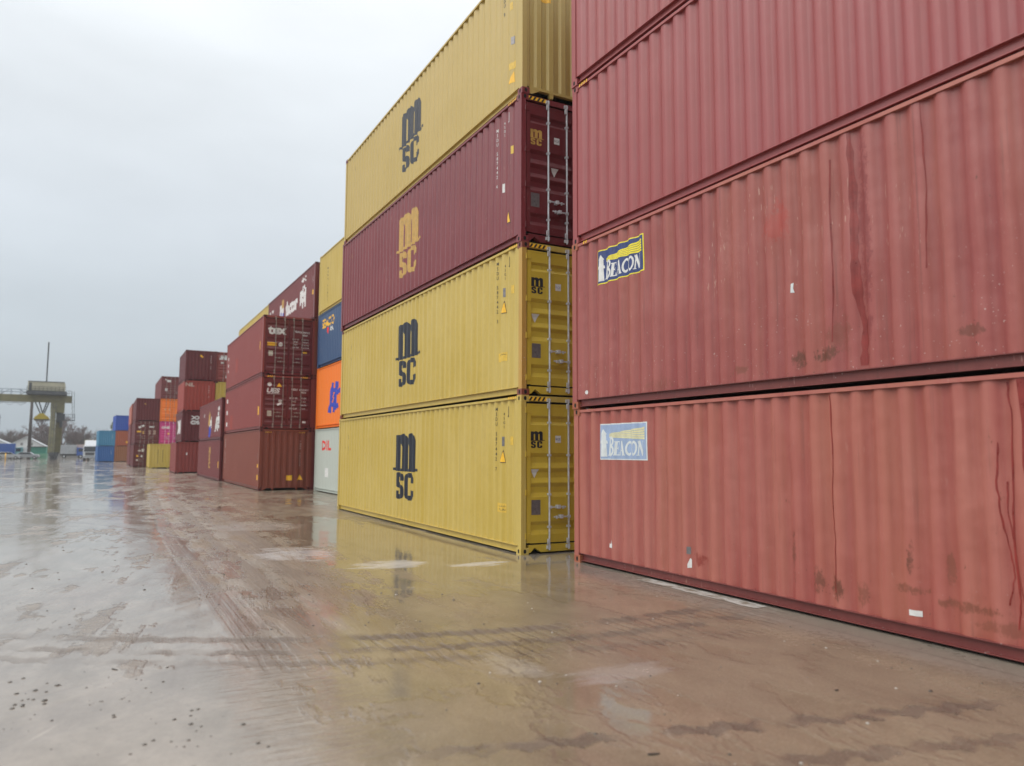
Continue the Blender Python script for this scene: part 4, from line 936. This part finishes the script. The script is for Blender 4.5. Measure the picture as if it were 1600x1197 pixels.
# ------------------------------------------------------------------ crane
def bar(b, p0, p1, w, d=None):
    d = d or w; p0, p1 = Vector(p0), Vector(p1); q = (p1-p0).to_track_quat('Z', 'Y'); a, c = q @ Vector((1, 0, 0))*w/2, q @ Vector((0, 1, 0))*d/2; i = len(b.v)
    for p in (p0, p1):
        for s1, s2 in ((-1, -1), (1, -1), (1, 1), (-1, 1)): b.v.append(tuple(p+a*s1+c*s2))
    for f in ((3, 2, 1, 0), (4, 5, 6, 7), (0, 1, 5, 4), (1, 2, 6, 5), (2, 3, 7, 6), (3, 0, 4, 7)): b.f.append(tuple(i+k for k in f)); b.mi.append(b.cur)
    return b
CYY = 181.0
cr_ = empty('gantry_crane', (-9.2, CYY, 0)); tag(cr_, 'yellow-green gantry crane with a cream machinery house and tall mast', 'crane')
def cb_(fn, name, mat, bevel=0):
    b = MB(); fn(b); b.v = [(x+9.2, y-CYY, z) for x, y, z in b.v]; return b.build(name, mat, cr_, bevel=bevel)
cb_(lambda b: b.box(-62, -6.6, CYY-.9, CYY+.9, 11.7, 13.1), 'girder', 'crane')
def stiff(b):
    for k in range(28): b.box(-61+k*2, -60.9+k*2, CYY-.98, CYY-.9, 11.75, 13.05)
cb_(stiff, 'girder_ribs', 'crane')
def taper(b, xt0, xt1, xb0, xb1, zt, zb, y0t, y1t, y0b, y1b):
    i = len(b.v); b.v += [(xb0, y0b, zb), (xb1, y0b, zb), (xb1, y1b, zb), (xb0, y1b, zb), (xt0, y0t, zt), (xt1, y0t, zt), (xt1, y1t, zt), (xt0, y1t, zt)]
    for q in ((0, 3, 2, 1), (4, 5, 6, 7), (0, 1, 5, 4), (1, 2, 6, 5), (2, 3, 7, 6), (3, 0, 4, 7)): b.f.append(tuple(i+k for k in q)); b.mi.append(b.cur)
for ox in (0, -44):
    cb_(lambda b: taper(b, -10.1+ox, -9.3+ox, -10.1+ox, -9.0+ox, 11.7, 1.4, CYY-.8, CYY+.2, CYY-4.5, CYY-3.6), 'leg', 'crane')
    cb_(lambda b: taper(b, -9.2+ox, -7.9+ox, -9.3+ox, -8.3+ox, 11.7, 1.4, CYY-.2, CYY+.8, CYY+3.6, CYY+4.5), 'leg', 'crane')
    for oy in (-4.1, 4.1):
        cb_(lambda b: b.box(-9.8+ox, -8.6+ox, CYY+oy-1.4, CYY+oy+1.4, .75, 1.45).box(-9.6+ox, -8.8+ox, CYY+oy-1.1, CYY+oy-.3, .0, .75).box(-9.6+ox, -8.8+ox, CYY+oy+.3, CYY+oy+1.1, .0, .75), 'bogie', 'crane_dark')
cb_(lambda b: b.box(-10.2, -7.8, CYY-1.1, CYY+1.1, 9.6, 11.7), 'leg_head', 'crane')
cb_(lambda b: b.box(-14.3, -7.9, CYY-1.9, CYY+1.9, 13.95, 15.75), 'machinery_house', 'house', .05)
cb_(lambda b: b.box(-14.1, -13.6, CYY-1.92, CYY-1.88, 14.0, 15.5), 'house_door', 'crane_dark')
cb_(lambda b: b.box(-14.5, -7.5, CYY-2.2, CYY+2.2, 13.15, 13.9), 'trolley', 'crane_dark')
def railing(b, x0, x1, y, z0, z1, step):
    n = int((x1-x0)/step)
    for i in range(n+1): bar(b, (x0+i*step, y, z0), (x0+i*step, y, z1), .06)
    for z in (z1, (z0+z1)/2): bar(b, (x0, y, z), (x1, y, z), .06)
cb_(lambda b: (railing(b, -62, -14.6, CYY-.85, 13.1, 14.2, 1.6), railing(b, -62, -14.6, CYY+.85, 13.1, 14.2, 1.6), bar(b, (-15.8, CYY-.85, 14.2), (-14.2, CYY-.85, 13.1), .1)), 'walkway_railing', 'rail_blue')
cb_(lambda b: (railing(b, -7.6, -6.6, CYY-1, 13.1, 14.1, .5), bar(b, (-6.6, CYY-1, 14.1), (-6.2, CYY-1, 8.0), .08), bar(b, (-6.2, CYY-.4, 14.1), (-5.9, CYY-.4, 8.0), .08)), 'access_ladder', 'crane_dark')
cb_(lambda b: (b.box(-8.3, -5.8, CYY-1.2, CYY+.8, 8.0, 8.15), railing(b, -8.0, -5.8, CYY-1.2, 8.1, 9.3, .36), b.box(-8.4, -7.6, CYY-1, CYY+.6, 8.1, 9.4)), 'service_platform', 'crane_dark')
cb_(lambda b: bar(b, (-11.25, CYY, 15.7), (-11.25, CYY, 24.2), .24), 'mast', 'crane_dark')
def braces(b):
    for k in range(14):
        x = -60+k*3.4; bar(b, (x, CYY+.8, 13.1), (x+1.7, CYY+.2, 14.15), .07)
    bar(b, (-61, CYY-1.05, 11.55), (-14.5, CYY-1.05, 11.45), .10)
    for k in range(24): bar(b, (-60+k*1.9, CYY-1.05, 11.5), (-59.1+k*1.9, CYY-1.05, 10.9), .05); bar(b, (-59.1+k*1.9, CYY-1.05, 10.9), (-58.1+k*1.9, CYY-1.05, 11.5), .05)
cb_(braces, 'cable_festoon', 'crane_dark')
cb_(lambda b: [bar(b, (-9.75+dx, CYY-4.6+k*.32, 1.6+k*.9), (-9.25+dx, CYY-4.6+k*.32, 1.6+k*.9), .06) for k in range(11) for dx in (0,)]+[bar(b, (-9.75+q, CYY-4.7, 1.2), (-9.75+q, CYY-1.2, 11.4), .07) for q in (0, .5)], 'leg_ladder', 'crane_dark')
cb_(lambda b: (b.box(-9.0, -8.2, CYY-.95, CYY+.95, 7.6, 11.0), b.box(-8.5, -8.0, CYY-.9, CYY+.9, 6.6, 7.9)), 'cable_drum', 'crane_dark')
cb_(lambda b: (railing(b, -14.4, -7.6, CYY-2.15, 13.9, 14.75, .7), bar(b, (-14.3, CYY-1.95, 15.8), (-7.9, CYY-1.95, 15.8), .12)), 'trolley_railing', 'crane_dark')
def grab(b):
    for x0, x1 in ((-13.0, -12.0), (-12.3, -11.6), (-11.0, -11.6), (-10.6, -11.3)): bar(b, (x0, CYY, 11.7), (x1, CYY, 9.4), .22)
cb_(grab, 'hoist_arm', 'crane_dark')
cb_(lambda b: b.prism([(-13.0, 8.2), (-10.3, 8.2), (-10.5, 8.6), (-11.4, 9.4), (-12.0, 9.4), (-12.9, 8.6)], 'y', CYY-1.2, CYY+1.2), 'spreader', 'bright_yellow')
cb_(lambda b: b.box(-12.9, -10.4, CYY-1.1, CYY+1.1, 8.0, 8.2), 'spreader_frame', 'crane_dark')
# ------------------------------------------------------------------ poles, bollards
def pole(x, y, h, r, label):
    e = empty('utility_pole', (x, y, 0)); tag(e, label, 'pole', 'poles beyond the yard')
    MB().tube((0, 0, 0), (0, 0, h), r, r*.75, 10).build('post', 'wood_pole', e, smooth=True)
    MB().tube((0, 0, h-.02), (0, 0, h+.25), r*.9, r*.5, 8).box(-.35, .35, -.05, .05, h-.5, h-.38).build('pole_head', 'crane_dark', e)
pole(-14.6, 195, 12.8, .36, 'tall brown pole standing left of the crane leg'); pole(-20.55, 196, 9.3, .28, 'short dark pole at the left edge before the white roofs')
def bollard(x, y, label):
    e = empty('bollard', (x, y, 0)); tag(e, label, 'bollard', 'yellow bollards')
    MB().tube((0, 0, 0), (0, 0, 1.25), .09, n=10).build('post', 'warn', e, smooth=True); MB().tube((0, 0, 1.25), (0, 0, 1.3), .1, .05, 10).build('cap', 'warn', e)
bollard(-17.9, 170, 'yellow bollard before the beige box truck at the left edge'); bollard(-16.4, 170, 'yellow bollard right of the blue truck')
# ------------------------------------------------------------------ buildings
def gable(name, x0, x1, y0, y1, eave, ridge, label, over=.5):
    e = empty(name, ((x0+x1)/2, y0, 0)); tag(e, label, 'building'); cx = (x0+x1)/2; ox = cx
    b = MB(); w = (x1-x0)/2
    b.prism([(-w, 0), (w, 0), (w, eave), (0, ridge-.12), (-w, eave)], 'y', 0, y1-y0); b.build('wall', 'wall_white', e)
    b = MB(); sl = (ridge-eave)/w
    b.prism([(-w-over, eave-over*sl), (0, ridge), (w+over, eave-over*sl), (w+over, eave-over*sl+.18), (0, ridge+.18), (-w-over, eave-over*sl+.18)], 'y', -.4, y1-y0+.4); b.build('roof', 'roof_white', e)
    for k in range(3):
        xx = -w*.6+k*w*.6; f = MB().box(xx-.5, xx+.5, -.06, -.002, 1.2, 2.4).build('window', 'wall_white', e); MB().box(xx-.42, xx+.42, -.07, -.061, 1.28, 2.32).build('pane', 'glass', f)
    for k in (-.25, .3): f = MB().box(w*k-.3, w*k+.3, -.05, -.002, eave+.1, eave+.75).build('window', 'concrete', e)
    d = MB().box(w*.75-.5, w*.75+.5, -.08, -.002, 0, 2.1).build('door', 'brown', e); MB().tube((w*.75+.35, -.1, 1), (w*.75+.35, -.08, 1.1), .03).build('handle', 'steel', d)
gable('white_house', -22.8, -14.6, 240, 250, 3.1, 5.4, 'white house with a wide pale gable roof behind the green shed')
gable('white_house', -34, -23.8, 252, 262, 3.6, 5.9, 'white building with a pale roof at the far left edge')
def green_shed(x0, x1, y):
    e = empty('green_shed', (x0, y, 0)); tag(e, 'two-tone green metal shed left of the crane leg', 'shed'); w = x1-x0
    b = MB().box(0, w, 0, 5, 0, 1.15)
    for k in range(8): b.box(0, w, -.03, 0, .1+k*.13, .16+k*.13)
    b.build('lower_wall', 'green_pale', e); b = MB().box(.1, w-.1, .05, 4.9, 1.15, 2.6)
    for k in range(9): b.box(.15+k*(w-.3)/9, .22+k*(w-.3)/9, .01, .05, 1.2, 2.55)
    b.build('upper_wall', 'green', e); MB().box(-.15, w+.15, -.2, 5.2, 2.6, 2.72).build('roof', 'crane_dark', e)
green_shed(-15.3, -11.6, 200)
b = MB(); b.box(-90, 40, 0, .25, 0, 1.0)
for k in range(44): b.box(-89.9+k*3, -89.6+k*3, -.06, 0, 0, 1.08)
o = b.build('yard_wall', 'concrete', loc=(0, 222, 0)); tag(o, 'low grey concrete wall closing the far side of the yard', 'wall')
# ------------------------------------------------------------------ vehicles
def wheels(e, xs, y0, y1, r=.42):
    for x in xs:
        for y in (y0, y1):
            w = MB().tube((x, y-.13, r), (x, y+.13, r), r, n=14).build('wheel', 'tyre', e, smooth=False); MB().tube((x, y-.14, r), (x, y+.14, r), r*.5, n=10).build('rim', 'steel', w)
def box_truck(x, y, L, body, cab, label, rz=0, chassis='crane_dark', bh=2.3, cat='truck'):
    e = empty('box_truck', (x, y, 0), rz); tag(e, label, cat, 'vehicles beyond the yard')
    MB().box(-L/2, L/2, -1.1, 1.1, 1.0, 1.0+bh).build('cargo_box', body, e, bevel=.05); MB().box(-L/2, L/2+1.7, -.5, .5, .6, 1.0).build('chassis', chassis, e)
    c = MB().prism([(L/2+.12, .6), (L/2+1.95, .6), (L/2+2.0, 1.5), (L/2+1.7, 2.45), (L/2+.12, 2.6)], 'y', -1.05, 1.05).build('cab', cab, e, bevel=.06)
    MB().prism([(L/2+.5, 1.6), (L/2+1.75, 1.6), (L/2+1.55, 2.3), (L/2+.5, 2.35)], 'y', -1.07, 1.07).build('side_window', 'glass', c)
    bar_ = MB(); bar_.face([(L/2+2.012, -.95, 1.55), (L/2+2.012, .95, 1.55), (L/2+1.745, .95, 2.38), (L/2+1.745, -.95, 2.38)]); bar_.build('windscreen', 'glass', c)
    wheels(e, (-L/2+.9, L/2+1.0), -.95, .95)
    return e
def car(x, y, rz, body, label):
    e = empty('parked_car', (x, y, 0), rz); tag(e, label, 'car', 'vehicles beyond the yard')
    P = [(-2.1, .35), (2.1, .35), (2.15, .75), (1.9, .95), (1.1, 1.02), (.5, 1.45), (-1.2, 1.5), (-1.9, 1.05), (-2.15, .95)]
    MB().prism(P, 'y', -.85, .85).build('body', body, e, bevel=.06)
    MB().prism([(.95, 1.05), (.42, 1.39), (-1.15, 1.43), (-1.65, 1.06)], 'y', -.87, .87).build('side_window', 'glass', e)
    wheels(e, (-1.3, 1.35), -.78, .78, .32)
    for s_ in (-.6, .6): MB().box(2.11, 2.17, s_-.15, s_+.15, .62, .76).build('headlight', 'white', e)
box_truck(-21.3, 182, 4.4, 'beige', 'car_white', 'beige box truck cut by the left edge of the picture', math.pi)
box_truck(-18.8, 197, 3.0, 'truck_blue', 'car_white', 'blue box truck left of the green shed', math.pi)
box_truck(-15.6, 208, 2.0, 'car_white', 'car_teal', 'small white van with a teal front beside the green shed', math.pi, bh=1.5, cat='van')
car(-17.6, 186, .15, 'car_white', 'white car parked before the blue truck'); car(-14.4, 190, -.1, 'grey_box', 'grey car parked before the tall pole')
e = box_truck(-7.9, 214, 3.4, 'grey_box', 'truck_blue', 'grey box truck with a blue cab right of the crane leg', 0, bh=2.2)
box_truck(-5.0, 216, 2.6, 'pinkish', 'car_white', 'faded pink box truck on a dark red frame left of the white lorry', 0, 'dark_red')
# white lorry by the blue containers, facing the camera
e = empty('white_lorry', (-2.38, 166, 0), -math.pi/2-.06); tag(e, 'white articulated lorry beside the far blue containers', 'lorry', 'vehicles beyond the yard')
c = MB().prism([(0, .6), (1.9, .6), (2.05, 1.6), (1.75, 2.7), (.0, 2.85)], 'y', -1.15, 1.15).build('cab', 'car_white', e, bevel=.08)
MB().prism([(0, 2.85), (1.4, 2.75), (.2, 3.8), (0, 3.8)], 'y', -1.0, 1.0).build('wind_deflector', 'car_white', c, bevel=.05)
b = MB(); b.face([(2.065, -1, 1.65), (2.065, 1, 1.65), (1.80, 1, 2.62), (1.80, -1, 2.62)]); b.build('windscreen', 'glass', c)
MB().box(2.0, 2.09, -.75, .75, 1.0, 1.5).build('grille', 'crane_dark', c); MB().box(1.9, 2.12, -1.15, 1.15, .45, .75).build('bumper', 'grey_box', c)
for s_ in (-.9, .9): MB().box(1.98, 2.06, s_-.18, s_+.18, .85, 1.05).build('headlight', 'white', c)
MB().box(-9, 1.4, -.5, .5, .7, 1.0).build('chassis', 'dark_red', e); MB().box(-11, -.6, -1.2, 1.2, 1.2, 3.9).build('trailer', 'beige', e, bevel=.04)
wheels(e, (-9.6, -8.3, -1.0, 1.1), -1.0, 1.0, .5)
# ------------------------------------------------------------------ trees
def bare_tree(seed, H, mb_t, mb_b):
    rn = random.Random(seed)
    def grow(p, d, L, r, depth):
        q = p+d*L; rr_ = max(r, .035); (mb_t if depth < 1 else mb_b).tube(p, q, rr_, max(r*.68, .028), 5 if depth < 2 else 3, False)
        if depth >= 6: return
        n = 3 if depth < 3 else 2+(rn.random() < .6)
        for k in range(n):
            dd = (d+Vector((rn.uniform(-1, 1), rn.uniform(-1, 1), rn.uniform(-.2, .8)))*(.62 if depth < 4 else .9)).normalized()
            grow(p.lerp(q, rn.uniform(.55, 1)), dd, L*rn.uniform(.62, .85), r*.6, depth+1)
    grow(Vector((0, 0, 0)), Vector((0, 0, 1)), H*.27, H*.030, 0)
protos = []
for k, H in enumerate((11, 13, 9)):
    a, b2 = MB(), MB(); bare_tree(40+k, H, a, b2); protos.append((a, b2))
tl = random.Random(9); meshes = []
spots = [(-29.5, 262, 1.0), (-25.8, 270, .8), (-21.5, 275, 1.05), (-19.0, 262, .95), (-17.0, 272, 1.25), (-15.2, 262, 1.1), (-13.4, 268, 1.3), (-11.6, 262, 1.2), (-9.6, 270, 1.15), (-8.2, 262, .95), (-6.4, 272, .95), (-4.6, 264, .8), (-2.6, 270, .8), (-.6, 264, .7), (-33, 268, 1.1), (-31, 258, .8), (2.5, 268, .8), (6, 270, .9)]
where = ['far left, behind the white roof', 'between the white roofs', 'behind the left slope of the gable roof', 'behind the ridge of the gable roof', 'behind the tall brown pole', 'left of the spreader, behind the green shed', 'straight under the spreader', 'just left of the crane leg', 'just right of the crane leg', 'under the service platform of the crane', 'behind the grey truck', 'behind the pink truck', 'behind the white lorry', 'left of the pale green poplar', 'beyond the left edge', 'at the left edge, low one', 'hidden behind the blue containers', 'hidden behind the rusty orange container']
for k, ((x, y, s_), wh_) in enumerate(zip(spots, where)):
    e = empty('bare_tree', (x, y, 0), tl.random()*6); e.scale = (s_, s_, s_); tag(e, 'leafless brown tree '+wh_, 'tree', 'leafless trees behind the yard')
    j = k % 3
    if k < 3:
        t1 = protos[j][0].build('trunk', 'bark', e); t2 = protos[j][1].build('crown', 'twig', e); meshes.append((t1.data, t2.data))
    else:
        for nm_, me in zip(('trunk', 'crown'), meshes[j]):
            o = bpy.data.objects.new(nm_, me); COL.objects.link(o); o.parent = e
# scrub: a tangle of thin shoots along the far wall
b = MB(); rn = random.Random(21)
for k in range(4200):
    x = rn.uniform(-60, 14); y = rn.uniform(264, 284); hh = rn.uniform(2.2, 5.5)*(1+.5*math.sin(x*.7)); lean = Vector((rn.uniform(-.5, .5), rn.uniform(-.5, .5), 1))
    p = Vector((x, y, 0)); q = p+lean*hh; b.tube(p, q, .09, .03, 3, False)
    for j in range(3): b.tube(p.lerp(q, rn.uniform(.3, .9)), q+Vector((rn.uniform(-.8, .8), rn.uniform(-.8, .8), rn.uniform(-.5, .9))), .05, .02, 3, False)
tag(b.build('scrub', 'hedge'), 'leafless brown scrub growing along the far wall', 'scrub', kind='stuff')
def leaf_tree(name, x, y, h, r, label):
    e = empty(name, (x, y, 0)); tag(e, label, 'tree'); MB().tube((0, 0, 0), (0, 0, h*.9), .3, .06, 7).build('trunk', 'bark', e)
    rn = random.Random(int(x*10)); b = MB()
    for k in range(5200):
        t_ = rn.random()**.8; z = h*(.08+.92*t_); rad = r*math.sin(math.pi*min(1, .15+.85*t_))**.6*(1+.25*math.sin(z*2.1+x)); a = rn.random()*6.283; q = rad*rn.random()**.45
        c = Vector((q*math.cos(a), q*math.sin(a), z+rn.uniform(-.2, .2))); s_ = rn.uniform(.08, .2)
        u = Vector((rn.gauss(0, 1), rn.gauss(0, 1), rn.gauss(0, 1))).normalized(); v = u.orthogonal().normalized()
        b.face([c-u*s_, c+v*s_*.5, c+u*s_, c-v*s_*.5])
    b.build('crown', 'poplar', e)
leaf_tree('poplar_tree', 2.3, 230, 11.2, 1.5, 'pale green poplar rising left of the royal blue container')
# ------------------------------------------------------------------ haze
b = MB().box(-700, 700, -60, 420, -1, 40)
hz = bpy.data.materials.new('thin damp air'); hz.use_nodes = True; hn = hz.node_tree; hn.nodes.clear()
pv = hn.nodes.new('ShaderNodeVolumePrincipled'); pv.inputs['Color'].default_value = (.93, .96, 1, 1); pv.inputs['Density'].default_value = .00045
ho = hn.nodes.new('ShaderNodeOutputMaterial'); hn.links.new(pv.outputs[0], ho.inputs['Volume'])
M['haze'] = hz
HAZE = True
if HAZE: tag(b.build('haze', 'haze'), 'thin grey winter haze over the yard', 'haze', kind='stuff')
